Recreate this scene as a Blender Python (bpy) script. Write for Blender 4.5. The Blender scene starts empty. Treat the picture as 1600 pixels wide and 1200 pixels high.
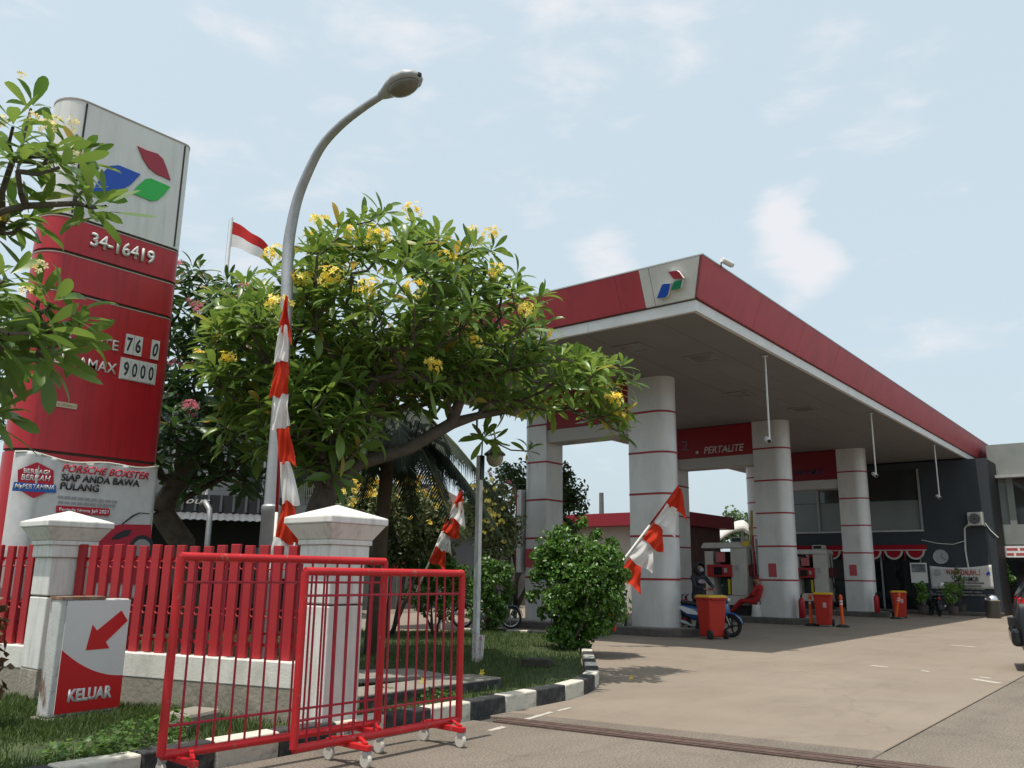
import bpy, bmesh, math, random
import numpy as np
from mathutils import Vector, Matrix
random.seed(7); rng = np.random.default_rng(11)
R_ = math.radians
SC = bpy.context.scene
COL = SC.collection

# ------------------------------------------------------------------ camera
CAM_H, FPX = 1.40, 1300.0
RM = np.array([[0.6236423, -0.1819239, -0.7602460],
               [-0.7816030, -0.1290366, -0.6102838],
               [0.0129256, 0.9748093, -0.2226650]])      # columns: camera right, up, back
CO = np.array([0.0, 0.0, CAM_H])
cd = bpy.data.cameras.new('camera'); cam = bpy.data.objects.new('camera', cd); COL.objects.link(cam)
cd.sensor_fit = 'HORIZONTAL'; cd.sensor_width = 36.0; cd.lens = FPX / 1600 * 36.0
cd.clip_start = 0.05; cd.clip_end = 3000
M4 = Matrix.Identity(4)
for i in range(3):
    for j in range(3): M4[i][j] = RM[i, j]
M4.translation = Vector(CO)
cam.matrix_world = M4
SC.camera = cam

# ------------------------------------------------------------------ sky and sun
SUN_DIR = Vector((-2.05, 0.10, 7.4)).normalized()        # towards the sun
EL = math.asin(SUN_DIR.z); AZ = math.atan2(SUN_DIR.x, SUN_DIR.y)
world = bpy.data.worlds.new('World'); SC.world = world; world.use_nodes = True
nt = world.node_tree; nt.nodes.clear()
def wn(t, **k):
    n = nt.nodes.new(t)
    for a, b in k.items(): setattr(n, a, b)
    return n
out = wn('ShaderNodeOutputWorld'); bg = wn('ShaderNodeBackground'); bg.inputs[1].default_value = 0.15
sky = wn('ShaderNodeTexSky'); sky.sky_type = 'NISHITA'; sky.sun_disc = False
sky.sun_elevation = EL; sky.sun_rotation = AZ; sky.altitude = 0; sky.air_density = 1.0; sky.dust_density = 6.0; sky.ozone_density = 1.0
tc = wn('ShaderNodeTexCoord'); mp = wn('ShaderNodeMapping'); mp.inputs['Scale'].default_value = (1.0, 1.0, 2.6)
n1 = wn('ShaderNodeTexNoise'); n1.inputs['Scale'].default_value = 7.5; n1.inputs['Detail'].default_value = 9; n1.inputs['Roughness'].default_value = 0.56; n1.inputs['Distortion'].default_value = .25
# banks of cloud lie around these sky directions; the noise breaks their outlines
SPOTS = [((1235, 395), .085, .50), ((1215, 340), .045, .32), ((1290, 410), .05, .2), ((950, 405), .07, .38), ((900, 400), .04, .2), ((930, 215), .08, .12), ((650, -120), .55, .20), ((330, 330), .14, .22), ((30, 380), .2, .22), ((1390, 520), .10, .13), ((1120, -20), .25, .14), ((1590, 540), .12, .14)]
def ray0(x, y):
    d = np.array([(x - 800) / FPX, -(y - 600) / FPX, -1.0]); d /= np.linalg.norm(d); return RM @ d
nm_ = wn('ShaderNodeMath', operation='MULTIPLY_ADD'); nm_.inputs[1].default_value = 1.25; nm_.inputs[2].default_value = -.14; nt.links.new(n1.outputs['Fac'], nm_.inputs[0])
acc = nm_.outputs[0]
for (sx_, sy_), wd, am_ in SPOTS:
    vd_ = wn('ShaderNodeVectorMath', operation='DISTANCE'); vd_.inputs[1].default_value = tuple(ray0(sx_, sy_)); nt.links.new(tc.outputs['Generated'], vd_.inputs[0])
    mr = wn('ShaderNodeMapRange', interpolation_type='SMOOTHSTEP'); mr.inputs[1].default_value = 0; mr.inputs[2].default_value = wd; mr.inputs[3].default_value = am_; mr.inputs[4].default_value = 0
    nt.links.new(vd_.outputs['Value'], mr.inputs[0]); ad_ = wn('ShaderNodeMath', operation='ADD'); nt.links.new(acc, ad_.inputs[0]); nt.links.new(mr.outputs[0], ad_.inputs[1]); acc = ad_.outputs[0]
cr = wn('ShaderNodeValToRGB'); cr.color_ramp.elements[0].position = 0.58; cr.color_ramp.elements[1].position = 1.0
cr.color_ramp.interpolation = 'EASE'
hz = wn('ShaderNodeMix', data_type='RGBA'); hz.inputs[0].default_value = 0.72
hz.inputs[7].default_value = (4.55, 5.45, 5.85, 1)
cl = wn('ShaderNodeMix', data_type='RGBA'); cl.inputs[7].default_value = (5.15, 5.25, 5.55, 1)
nt.links.new(tc.outputs['Generated'], mp.inputs[0]); nt.links.new(mp.outputs[0], n1.inputs['Vector'])
nt.links.new(acc, cr.inputs[0]); nt.links.new(sky.outputs[0], hz.inputs[6])
nt.links.new(hz.outputs[2], cl.inputs[6]); nt.links.new(cr.outputs[0], cl.inputs[0])
nt.links.new(cl.outputs[2], bg.inputs[0]); nt.links.new(bg.outputs[0], out.inputs[0])
sd = bpy.data.lights.new('sun', 'SUN'); sd.energy = 4.3; sd.angle = R_(0.6); sd.color = (1.0, 0.94, 0.85)
so = bpy.data.objects.new('sun', sd); COL.objects.link(so)
so.rotation_euler = SUN_DIR.to_track_quat('Z', 'Y').to_euler(); so.location = (0, 0, 40)
SC.view_settings.view_transform = 'Standard'; SC.view_settings.look = 'None'
SC.view_settings.exposure = 0.12; SC.view_settings.gamma = 1.0
SC.cycles.use_denoising = True
SC.cycles.max_bounces = 8; SC.cycles.transparent_max_bounces = 8

# ------------------------------------------------------------------ pixel helpers (a pixel is a direction; the plane touched gives the distance)
def ray(x, y):
    d = np.array([(x - 800) / FPX, -(y - 600) / FPX, -1.0]); d /= np.linalg.norm(d); return RM @ d
def P(x, y, z=0.0): r = ray(x, y); return CO + r * ((z - CAM_H) / r[2])
def onX(x, y, X): r = ray(x, y); return CO + r * (X / r[0])
def onY(x, y, Y): r = ray(x, y); return CO + r * (Y / r[1])
def atd(x, y, D): r = ray(x, y); return CO + r * (D / math.hypot(r[0], r[1]))
def onP(x, y, p0, n): r = ray(x, y); n = np.array(n); return CO + r * (np.dot(np.array(p0) - CO, n) / np.dot(r, n))

# ------------------------------------------------------------------ materials
MATS = {}
def mat(name, col, rough=0.6, var=0.12, scale=6.0, bump=0.0, bscale=40.0, metal=0.0, dirt=None, dirtamt=0.0, dscale=(3, 3, 3), dpos=(.48, .75), spec=0.4, coat=0.0, emit=None, alpha=1.0, trans=0.0):
    """principled with colour mottling, optional dirt layer (stretched noise) and fine relief, all in object space"""
    if name in MATS: return MATS[name]
    m = bpy.data.materials.new(name); m.use_nodes = True; MATS[name] = m
    t = m.node_tree; b = t.nodes['Principled BSDF']; L = t.links
    b.inputs['Roughness'].default_value = rough; b.inputs['Metallic'].default_value = metal
    b.inputs['Specular IOR Level'].default_value = spec
    if coat: b.inputs['Coat Weight'].default_value = coat; b.inputs['Coat Roughness'].default_value = .15
    if trans: b.inputs['Transmission Weight'].default_value = trans
    if alpha < 1: b.inputs['Alpha'].default_value = alpha
    tc = t.nodes.new('ShaderNodeTexCoord')
    nz = t.nodes.new('ShaderNodeTexNoise'); nz.inputs['Scale'].default_value = scale; nz.inputs['Detail'].default_value = 6; nz.inputs['Roughness'].default_value = .6
    L.new(tc.outputs['Object'], nz.inputs['Vector'])
    rp = t.nodes.new('ShaderNodeValToRGB'); e = rp.color_ramp.elements
    e[0].position = .28; e[1].position = .72
    e[0].color = tuple(max(0, c * (1 - var)) for c in col) + (1,); e[1].color = tuple(min(1, c * (1 + var)) for c in col) + (1,)
    L.new(nz.outputs['Fac'], rp.inputs[0]); last = rp.outputs[0]
    if dirt:
        mp = t.nodes.new('ShaderNodeMapping'); mp.inputs['Scale'].default_value = dscale; L.new(tc.outputs['Object'], mp.inputs[0])
        n2 = t.nodes.new('ShaderNodeTexNoise'); n2.inputs['Scale'].default_value = 1.0; n2.inputs['Detail'].default_value = 7; n2.inputs['Roughness'].default_value = .65
        L.new(mp.outputs[0], n2.inputs['Vector'])
        r2 = t.nodes.new('ShaderNodeValToRGB'); r2.color_ramp.elements[0].position = dpos[0]; r2.color_ramp.elements[1].position = dpos[1]
        L.new(n2.outputs['Fac'], r2.inputs[0])
        mu = t.nodes.new('ShaderNodeMath'); mu.operation = 'MULTIPLY'; mu.inputs[1].default_value = dirtamt; L.new(r2.outputs[0], mu.inputs[0])
        mx = t.nodes.new('ShaderNodeMix'); mx.data_type = 'RGBA'; mx.inputs[7].default_value = tuple(dirt) + (1,)
        L.new(mu.outputs[0], mx.inputs[0]); L.new(last, mx.inputs[6]); last = mx.outputs[2]
    L.new(last, b.inputs['Base Color'])
    if bump:
        n3 = t.nodes.new('ShaderNodeTexNoise'); n3.inputs['Scale'].default_value = bscale; n3.inputs['Detail'].default_value = 5
        L.new(tc.outputs['Object'], n3.inputs['Vector'])
        bp = t.nodes.new('ShaderNodeBump'); bp.inputs['Strength'].default_value = bump; bp.inputs['Distance'].default_value = .02
        L.new(n3.outputs['Fac'], bp.inputs['Height']); L.new(bp.outputs[0], b.inputs['Normal'])
    return m

def leafmat(name, c1, c2, rough=0.45, trans=0.3, tcol=None):
    """leaf: colour runs from c1 to c2 by the per-leaf 'tint' attribute, some light comes through"""
    if name in MATS: return MATS[name]
    m = bpy.data.materials.new(name); m.use_nodes = True; MATS[name] = m
    t = m.node_tree; b = t.nodes['Principled BSDF']; L = t.links; o = t.nodes['Material Output']
    at = t.nodes.new('ShaderNodeAttribute'); at.attribute_name = 'tint'
    oi = t.nodes.new('ShaderNodeObjectInfo'); ad = t.nodes.new('ShaderNodeMath'); ad.operation = 'ADD'
    ml = t.nodes.new('ShaderNodeMath'); ml.operation = 'MULTIPLY_ADD'; ml.inputs[1].default_value = .35; ml.inputs[2].default_value = -.17
    L.new(oi.outputs['Random'], ml.inputs[0]); L.new(ml.outputs[0], ad.inputs[0]); L.new(at.outputs['Fac'], ad.inputs[1]); ad.use_clamp = True
    mx = t.nodes.new('ShaderNodeMix'); mx.data_type = 'RGBA'; mx.inputs[6].default_value = tuple(c1) + (1,); mx.inputs[7].default_value = tuple(c2) + (1,)
    L.new(ad.outputs[0], mx.inputs[0])
    if tcol:     # a few ageing leaves
        mr = t.nodes.new('ShaderNodeMapRange'); mr.inputs[1].default_value = .92; mr.inputs[2].default_value = 1.0; L.new(at.outputs['Fac'], mr.inputs[0])
        m2 = t.nodes.new('ShaderNodeMix'); m2.data_type = 'RGBA'; m2.inputs[7].default_value = tuple(tcol) + (1,); L.new(mr.outputs[0], m2.inputs[0]); L.new(mx.outputs[2], m2.inputs[6]); mx = m2
    L.new(mx.outputs[2], b.inputs['Base Color'])
    b.inputs['Roughness'].default_value = rough; b.inputs['Specular IOR Level'].default_value = .45
    tr = t.nodes.new('ShaderNodeBsdfTranslucent'); ms = t.nodes.new('ShaderNodeMixShader'); ms.inputs[0].default_value = trans
    hs = t.nodes.new('ShaderNodeHueSaturation'); hs.inputs['Value'].default_value = 1.7; hs.inputs['Hue'].default_value = .48; L.new(mx.outputs[2], hs.inputs['Color'])
    L.new(hs.outputs[0], tr.inputs[0]); L.new(b.outputs[0], ms.inputs[1]); L.new(tr.outputs[0], ms.inputs[2]); L.new(ms.outputs[0], o.inputs[0])
    return m

def clothmat(name, col, trans=.35):
    if name in MATS: return MATS[name]
    m = mat(name, col, .8, .08, 12, spec=.2)
    t = m.node_tree; L = t.links; b = t.nodes['Principled BSDF']; o = t.nodes['Material Output']
    tr = t.nodes.new('ShaderNodeBsdfTranslucent'); tr.inputs[0].default_value = tuple(col) + (1,)
    ms = t.nodes.new('ShaderNodeMixShader'); ms.inputs[0].default_value = trans
    L.new(b.outputs[0], ms.inputs[1]); L.new(tr.outputs[0], ms.inputs[2]); L.new(ms.outputs[0], o.inputs[0])
    return m

# ------------------------------------------------------------------ mesh builder
class MB:
    def __init__(s): s.v = []; s.f = []; s.mi = []; s.cm = 0
    def add(s, verts, faces):
        o = len(s.v); s.v += [tuple(map(float, p)) for p in verts]
        for f in faces: s.f.append(tuple(o + i for i in f)); s.mi.append(s.cm)
        return s
    def box(s, a, b, rot=None, c=None):
        x0, y0, z0 = a; x1, y1, z1 = b
        v = [(x0, y0, z0), (x1, y0, z0), (x1, y1, z0), (x0, y1, z0), (x0, y0, z1), (x1, y0, z1), (x1, y1, z1), (x0, y1, z1)]
        if rot is not None: v = [tuple(rot @ (Vector(p) - Vector(c)) + Vector(c)) for p in v]
        return s.add(v, [(3, 2, 1, 0), (4, 5, 6, 7), (0, 1, 5, 4), (1, 2, 6, 5), (2, 3, 7, 6), (3, 0, 4, 7)])
    def cbox(s, c, d): return s.box([c[i] - d[i] / 2 for i in range(3)], [c[i] + d[i] / 2 for i in range(3)])
    def frustum(s, x0, y0, x1, y1, z0, X0, Y0, X1, Y1, z1):
        v = [(x0, y0, z0), (x1, y0, z0), (x1, y1, z0), (x0, y1, z0), (X0, Y0, z1), (X1, Y0, z1), (X1, Y1, z1), (X0, Y1, z1)]
        return s.add(v, [(3, 2, 1, 0), (4, 5, 6, 7), (0, 1, 5, 4), (1, 2, 6, 5), (2, 3, 7, 6), (3, 0, 4, 7)])
    def bar(s, p, q, w, h=None, up=(0, 0, 1)):
        p = Vector(p); q = Vector(q); h = h or w; d = (q - p).normalized(); u = Vector(up)
        if abs(d.dot(u)) > .98: u = Vector((1, 0, 0))
        a = d.cross(u).normalized() * w / 2; b = a.cross(d).normalized() * h / 2
        v = [p - a - b, p + a - b, p + a + b, p - a + b, q - a - b, q + a - b, q + a + b, q - a + b]
        return s.add(v, [(3, 2, 1, 0), (4, 5, 6, 7), (0, 1, 5, 4), (1, 2, 6, 5), (2, 3, 7, 6), (3, 0, 4, 7)])
    def tube(s, pts, r, n=8, cap=True):
        pts = [Vector(p) for p in pts]; k = len(pts); rr = r if hasattr(r, '__len__') else [r] * k
        vs = []; prev = None
        for i, p in enumerate(pts):
            d = (pts[min(i + 1, k - 1)] - pts[max(i - 1, 0)])
            d = d.normalized() if d.length > 1e-9 else Vector((0, 0, 1))
            if prev is None:
                u = Vector((0, 0, 1)) if abs(d.z) < .9 else Vector((1, 0, 0)); a = d.cross(u).normalized()
            else:
                a = prev - d * prev.dot(d); a = a.normalized() if a.length > 1e-6 else d.orthogonal().normalized()
            prev = a; b = d.cross(a)
            for j in range(n):
                t = 2 * math.pi * j / n; vs.append(p + (a * math.cos(t) + b * math.sin(t)) * rr[i])
        fs = [(i * n + j, i * n + (j + 1) % n, (i + 1) * n + (j + 1) % n, (i + 1) * n + j) for i in range(k - 1) for j in range(n)]
        if cap: fs += [tuple(range(n - 1, -1, -1)), tuple((k - 1) * n + j for j in range(n))]
        return s.add(vs, fs)
    def lathe(s, prof, c=(0, 0, 0), n=20, axis='z'):
        vs = []
        for r, h in prof:
            for j in range(n):
                t = 2 * math.pi * j / n; x, y = r * math.cos(t), r * math.sin(t)
                p = {'z': (x, y, h), 'y': (x, h, y), 'x': (h, x, y)}[axis]
                vs.append((p[0] + c[0], p[1] + c[1], p[2] + c[2]))
        k = len(prof)
        fs = [(i * n + j, i * n + (j + 1) % n, (i + 1) * n + (j + 1) % n, (i + 1) * n + j) for i in range(k - 1) for j in range(n)]
        fs += [tuple(range(n - 1, -1, -1)), tuple((k - 1) * n + j for j in range(n))]
        return s.add(vs, fs)
    def torus(s, R, r, c=(0, 0, 0), axis='y', n=24, m=8):
        vs = []
        for i in range(n):
            t = 2 * math.pi * i / n
            for j in range(m):
                u = 2 * math.pi * j / m; a = R + r * math.cos(u); x, y, h = a * math.cos(t), a * math.sin(t), r * math.sin(u)
                p = {'z': (x, y, h), 'y': (x, h, y), 'x': (h, x, y)}[axis]
                vs.append((p[0] + c[0], p[1] + c[1], p[2] + c[2]))
        return s.add(vs, [(i * m + j, ((i + 1) % n) * m + j, ((i + 1) % n) * m + (j + 1) % m, i * m + (j + 1) % m) for i in range(n) for j in range(m)])
    def prism(s, poly, z0, z1, axis='z'):
        """poly: 2-D outline; extruded along axis: z -> (a,b,h), y -> (a,h,b), x -> (h,a,b)"""
        n = len(poly)
        def q(p, h): return {'z': (p[0], p[1], h), 'y': (p[0], h, p[1]), 'x': (h, p[0], p[1])}[axis]
        v = [q(p, z0) for p in poly] + [q(p, z1) for p in poly]
        return s.add(v, [tuple(range(n - 1, -1, -1)), tuple(range(n, 2 * n))] + [(i, (i + 1) % n, n + (i + 1) % n, n + i) for i in range(n)])
    def slab3(s, pts, nrm, th):
        """planar 3-D outline given thickness along nrm"""
        n = len(pts); N = np.array(nrm) * th; v = [tuple(p) for p in pts] + [tuple(np.array(p) + N) for p in pts]
        return s.add(v, [tuple(range(n - 1, -1, -1)), tuple(range(n, 2 * n))] + [(i, (i + 1) % n, n + (i + 1) % n, n + i) for i in range(n)])
    def loft(s, rings, cap=True):
        n = len(rings[0]); vs = [p for r in rings for p in r]; k = len(rings)
        fs = [(i * n + j, i * n + (j + 1) % n, (i + 1) * n + (j + 1) % n, (i + 1) * n + j) for i in range(k - 1) for j in range(n)]
        if cap: fs += [tuple(range(n - 1, -1, -1)), tuple((k - 1) * n + j for j in range(n))]
        return s.add(vs, fs)
    def grid(s, fn, nu, nv):
        vs = [fn(i / nu, j / nv) for j in range(nv + 1) for i in range(nu + 1)]
        w = nu + 1
        return s.add(vs, [(j * w + i, j * w + i + 1, (j + 1) * w + i + 1, (j + 1) * w + i) for j in range(nv) for i in range(nu)])
    def mesh(s, name, mats, smooth=False):
        me = bpy.data.meshes.new(name); me.from_pydata(s.v, [], s.f)
        for m in (mats if isinstance(mats, (list, tuple)) else [mats]): me.materials.append(m)
        if any(s.mi): me.polygons.foreach_set('material_index', s.mi)
        bm = bmesh.new(); bm.from_mesh(me); bmesh.ops.recalc_face_normals(bm, faces=bm.faces); bm.to_mesh(me); bm.free()
        if smooth: me.shade_smooth()
        me.update(); return me
    def build(s, name, mats, parent=None, smooth=False, bevel=0.0, loc=None, auto=None, seg=2, solid=0.0, sub=0):
        me = s.mesh(name, mats, smooth)
        o = bpy.data.objects.new(name, me); COL.objects.link(o)
        if parent is not None: o.parent = parent
        if loc is not None: o.location = loc
        if solid:
            md = o.modifiers.new('solid', 'SOLIDIFY'); md.thickness = solid; md.offset = 0
        if bevel:
            md = o.modifiers.new('bevel', 'BEVEL'); md.width = bevel; md.segments = seg; md.limit_method = 'ANGLE'; md.angle_limit = R_(35)
        if sub:
            md = o.modifiers.new('sub', 'SUBSURF'); md.levels = sub; md.render_levels = sub
        if auto is not None:
            me.shade_smooth(); me.set_sharp_from_angle(angle=R_(auto))
        return o

def tag(o, label, cat, group=None):
    o['label'] = label; o['category'] = cat
    if group: o['group'] = group
    return o
def struct(o): o['kind'] = 'structure'; return o
def thing(name, label, cat, loc=(0, 0, 0), rz=0.0, group=None):
    o = bpy.data.objects.new(name, None); COL.objects.link(o); o.location = loc; o.rotation_euler = (0, 0, rz); o.empty_display_size = .2
    return tag(o, label, cat, group)
def inst(src, parent, loc=(0, 0, 0), rot=None, name=None, scale=None):
    """another object sharing src's mesh"""
    o = src.copy(); COL.objects.link(o); o.parent = parent; o.location = loc
    if rot is not None: o.rotation_euler = rot
    if scale is not None: o.scale = scale
    return o
def copy_tree(o, parent=None):
    c = o.copy(); COL.objects.link(c); c.parent = parent
    for ch in o.children: copy_tree(ch, c)
    return c
def text(name, body, parent, org, u, v, h, m, ext=.01, shear=0.0, bold=0.0, align='LEFT', width=None, sx=1.0):
    """lettering as a mesh: org = baseline start (local to parent), u/v = right/up directions, h = cap height, width = fit to this length"""
    cu = bpy.data.curves.new(name, 'FONT'); cu.body = body; cu.size = 1.0; cu.extrude = 0.0; cu.shear = shear; cu.offset = bold; cu.align_x = align; cu.resolution_u = 3
    ob = bpy.data.objects.new(name, cu); COL.objects.link(ob)
    dg = bpy.context.evaluated_depsgraph_get()
    me = bpy.data.meshes.new_from_object(ob.evaluated_get(dg)); bpy.data.objects.remove(ob)
    n = len(me.vertices); co = np.zeros(n * 3); me.vertices.foreach_get('co', co); co = co.reshape(-1, 3)
    sc = h / .69; w = co[:, 0].max() - co[:, 0].min()
    kx = (width / w) if width else sc * sx
    if width and align == 'LEFT': co[:, 0] -= co[:, 0].min()
    u = np.array(u, float); u /= np.linalg.norm(u); v = np.array(v, float); v /= np.linalg.norm(v); nn = np.cross(u, v)
    new = np.array(org) + np.outer(co[:, 0] * kx, u) + np.outer(co[:, 1] * sc, v)
    me.vertices.foreach_set('co', new.ravel()); me.update()
    me.materials.clear(); me.materials.append(m)
    o = bpy.data.objects.new(name, me); COL.objects.link(o); o.parent = parent
    md = o.modifiers.new('thick', 'SOLIDIFY'); md.thickness = max(ext, .002); md.offset = 1 if True else 0
    return o

WHITE = mat('white_paint', (.72, .71, .68), .55, .06, 4, dirt=(.30, .29, .27), dirtamt=.35, dscale=(9, 9, 1.1))
RED = mat('red_paint', (.36, .018, .024), .5, .14, 3, dirt=(.15, .03, .03), dirtamt=.7, dscale=(9, 9, 3), dpos=(.52, .70), bump=.08, bscale=60)
RUBBER = mat('rubber', (.022, .022, .023), .8, .2, 20)
BLACKP = mat('black_plastic', (.02, .02, .022), .45, .15, 10)
STEEL = mat('galvanised_steel', (.36, .37, .38), .5, .12, 9, metal=.55, bump=.05, bscale=50)
CHROME = mat('chrome', (.7, .7, .72), .2, .05, 5, metal=1.0)
GREYM = mat('grey_metal', (.33, .34, .35), .5, .08, 8)
# ================================================================== GROUND
def concrete(name, c1, c2, speck, stain, bump, sp_scale=55):
    m = bpy.data.materials.new(name); m.use_nodes = True; MATS[name] = m
    t = m.node_tree; b = t.nodes['Principled BSDF']; L = t.links; N = t.nodes.new
    b.inputs['Roughness'].default_value = .85; b.inputs['Specular IOR Level'].default_value = .25
    tc = N('ShaderNodeTexCoord')
    def noise(sc, det=6, ro=.6, dist=0, vec=None):
        n = N('ShaderNodeTexNoise'); n.inputs['Scale'].default_value = sc; n.inputs['Detail'].default_value = det; n.inputs['Roughness'].default_value = ro; n.inputs['Distortion'].default_value = dist
        L.new(vec or tc.outputs['Object'], n.inputs['Vector']); return n.outputs['Fac']
    def ramp(fac, p0, p1, a, bb):
        r = N('ShaderNodeValToRGB'); r.color_ramp.elements[0].position = p0; r.color_ramp.elements[1].position = p1
        r.color_ramp.elements[0].color = tuple(a) + (1,); r.color_ramp.elements[1].color = tuple(bb) + (1,); L.new(fac, r.inputs[0]); return r.outputs[0]
    def mul(a, bb, f=1.0):
        x = N('ShaderNodeMix'); x.data_type = 'RGBA'; x.blend_type = 'MULTIPLY'; x.inputs[0].default_value = f; L.new(a, x.inputs[6]); L.new(bb, x.inputs[7]); return x.outputs[2]
    base = ramp(noise(.55, 8, .62, .4), .3, .72, c1, c2)
    sp = ramp(noise(sp_scale, 3, .7), .38, .66, (1 - speck,) * 3, (1 + speck * .55,) * 3)
    st = ramp(noise(.9, 9, .7, 1.2), .5, .78, (1, 1, 1), (1 - stain,) * 3)
    mp = N('ShaderNodeMapping'); mp.inputs['Scale'].default_value = (.35, 3.2, 1); mp.inputs['Rotation'].default_value = (0, 0, .35); L.new(tc.outputs['Object'], mp.inputs[0])
    tr = ramp(noise(1.3, 5, .6, .6, mp.outputs[0]), .52, .75, (1, 1, 1), (1 - stain * .6, 1 - stain * .6, 1 - stain * .55))
    col = mul(mul(mul(base, sp), st), tr)
    # scattered oil drips and hairline cracks
    col = mul(col, ramp(noise(2.6, 3, .5), .70, .76, (1, 1, 1), (.72, .71, .70)))
    vo = N('ShaderNodeTexVoronoi'); vo.feature = 'DISTANCE_TO_EDGE'; vo.inputs['Scale'].default_value = .17; dn_ = N('ShaderNodeVectorMath'); dn_.operation = 'ADD'
    nw = N('ShaderNodeTexNoise'); nw.inputs['Scale'].default_value = 1.1; nw.inputs['Detail'].default_value = 6; L.new(tc.outputs['Object'], nw.inputs['Vector']); L.new(tc.outputs['Object'], dn_.inputs[0]); L.new(nw.outputs['Color'], dn_.inputs[1]); L.new(dn_.outputs[0], vo.inputs['Vector'])
    col = mul(col, ramp(vo.outputs['Distance'], .0005, .0022, (.88, .875, .87), (1, 1, 1)))
    L.new(col, b.inputs['Base Color'])
    bp = N('ShaderNodeBump'); bp.inputs['Strength'].default_value = bump; bp.inputs['Distance'].default_value = .01
    L.new(noise(sp_scale * .8, 4, .7), bp.inputs['Height']); L.new(bp.outputs[0], b.inputs['Normal'])
    return m
ROUGHC = concrete('rough_concrete', (.165, .14, .113), (.235, .20, .165), .45, .28, .5)
SMOOTHC = concrete('smooth_concrete', (.212, .173, .136), (.255, .213, .170), .10, .16, .15, 70)
JOINT = mat('joint_filler', (.07, .06, .05), .95, .2, 8)

g = struct(MB().box((-400, -400, -.6), (400, 400, -.03)).build('ground', JOINT))
pv = struct(thing('pavement', 'pale concrete forecourt of big cast slabs with open joints', 'pavement')); del pv['category'], pv['label']
dA, dB = np.array([6.60, 5.50]), np.array([8.10, -5.5])          # near edge of the trench drain
def dl(y, off=0.0):
    t = (y - dA[1]) / (dB[1] - dA[1]); return dA[0] + (dB[0] - dA[0]) * t + off
DW = .30; G = .010
def slab(poly, m):
    return MB().prism(poly, -.06, 0.0).build('concrete_slab', m, pv, bevel=.006, seg=1)
slab([(-30, 5.7), (dl(5.7) - G, 5.7), (dl(2.2) - G, 2.2), (-30, 2.2)], ROUGHC)
slab([(-30, 2.2 - G), (dl(2.2) - G, 2.2 - G), (dl(-6) - G, -6), (-30, -6)], ROUGHC)
slab([(-30, -6 - G), (140, -6 - G), (140, -60), (-30, -60)], ROUGHC)
J2 = lambda y: dl(y, DW + .42 - .03 * (y - 2.2))
slab([(dl(7.2, DW) + G, 7.2), (J2(7.2) - G, 7.2), (J2(2.2) - G, 2.2), (dl(2.2, DW) + G, 2.2)], ROUGHC)
slab([(dl(2.2, DW) + G, 2.2 - G), (14.9, 2.2 - G), (14.9, -6), (dl(-6, DW) + G, -6)], ROUGHC)
slab([(14.9 + G, 2.2 - G), (140, 2.2 - G), (140, -6), (14.9 + G, -6)], ROUGHC)
slab([(J2(7.2) + G, 7.2), (16.0, 12.2), (22.5, 12.2), (22.5, 2.2 + G), (J2(2.2) + G, 2.2 + G)], SMOOTHC)
slab([(22.5 + G, 12.2), (37, 12.2), (37, 2.2 + G), (22.5 + G, 2.2 + G)], SMOOTHC)
slab([(37 + G, 12.2), (140, 12.2), (140, 2.2 + G), (37 + G, 2.2 + G)], SMOOTHC)
slab([(10, 12.2 + G), (140, 12.2 + G), (140, 22), (10, 22)], SMOOTHC)
slab([(-40, 22 + G), (140, 22 + G), (140, 90), (-40, 90)], ROUGHC)
slab([(-40, 18 + G), (10 - G, 18 + G), (10 - G, 22), (-40, 22)], ROUGHC)

# trench drain with long grating bars
td = thing('trench_drain', 'rusty brown steel trench drain grating across the concrete driveway', 'drain', (dA[0], dA[1], 0))
dd = dB - dA; du = dd / np.linalg.norm(dd); dn = np.array([-du[1], du[0]]); 
if dn[0] < 0: dn = -dn
RUST = mat('rusty_steel', (.115, .075, .06), .7, .3, 14, metal=.2, dirt=(.05, .04, .035), dirtamt=.5, dscale=(8, 8, 8), bump=.2)
Ld = 11.0
trough = MB().slab3([(0, 0, -.028), (du[0] * Ld, du[1] * Ld, -.028), (du[0] * Ld + dn[0] * DW, du[1] * Ld + dn[1] * DW, -.028), (dn[0] * DW, dn[1] * DW, -.028)], (0, 0, 1), .008).build('trough', JOINT, td)
for k in range(5):
    o = .02 + k * .062
    a = np.array([0, 0]) + dn * (o + .022); b2 = a + du * Ld
    MB().bar((a[0], a[1], -.004), (b2[0], b2[1], -.004), .046 if k not in (0, 4) else .03, .022 + .004 * (k % 2)).build('grating_bar', RUST, td)

# painted marks, worn
PAINT = mat('worn_white_paint', (.42, .39, .34), .8, .2, 25, dirt=(.36, .30, .24), dirtamt=1.0, dscale=(14, 14, 14))
def mark(p, q, w):
    p = P(*p); q = P(*q); d = (q - p)[:2]; d /= np.linalg.norm(d); n = np.array([-d[1], d[0]]) * w / 2
    k = 8; top = []; bot = []
    for i in range(k + 1):
        c = p[:2] + (q - p)[:2] * i / k; r = .6 + .4 * random.random()
        top.append(tuple(c + n * r)); bot.append(tuple(c - n * r))
    return struct(MB().prism(top + bot[::-1], .001, .004).build('painted_mark', PAINT))
for p, q, w in [((1520, 1061), (1562, 1068), .16), ((1530, 1058), (1548, 1060), .12), ((1362, 1040), (1388, 1043), .12), ((1440, 1048), (1452, 1050), .1),
                ((1486, 1008), (1524, 1011), .13), ((806, 1129), (862, 1113), .07), ((765, 1142), (788, 1136), .08), ((872, 1111), (892, 1106), .06)]:
    mark(p, q, w)

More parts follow.
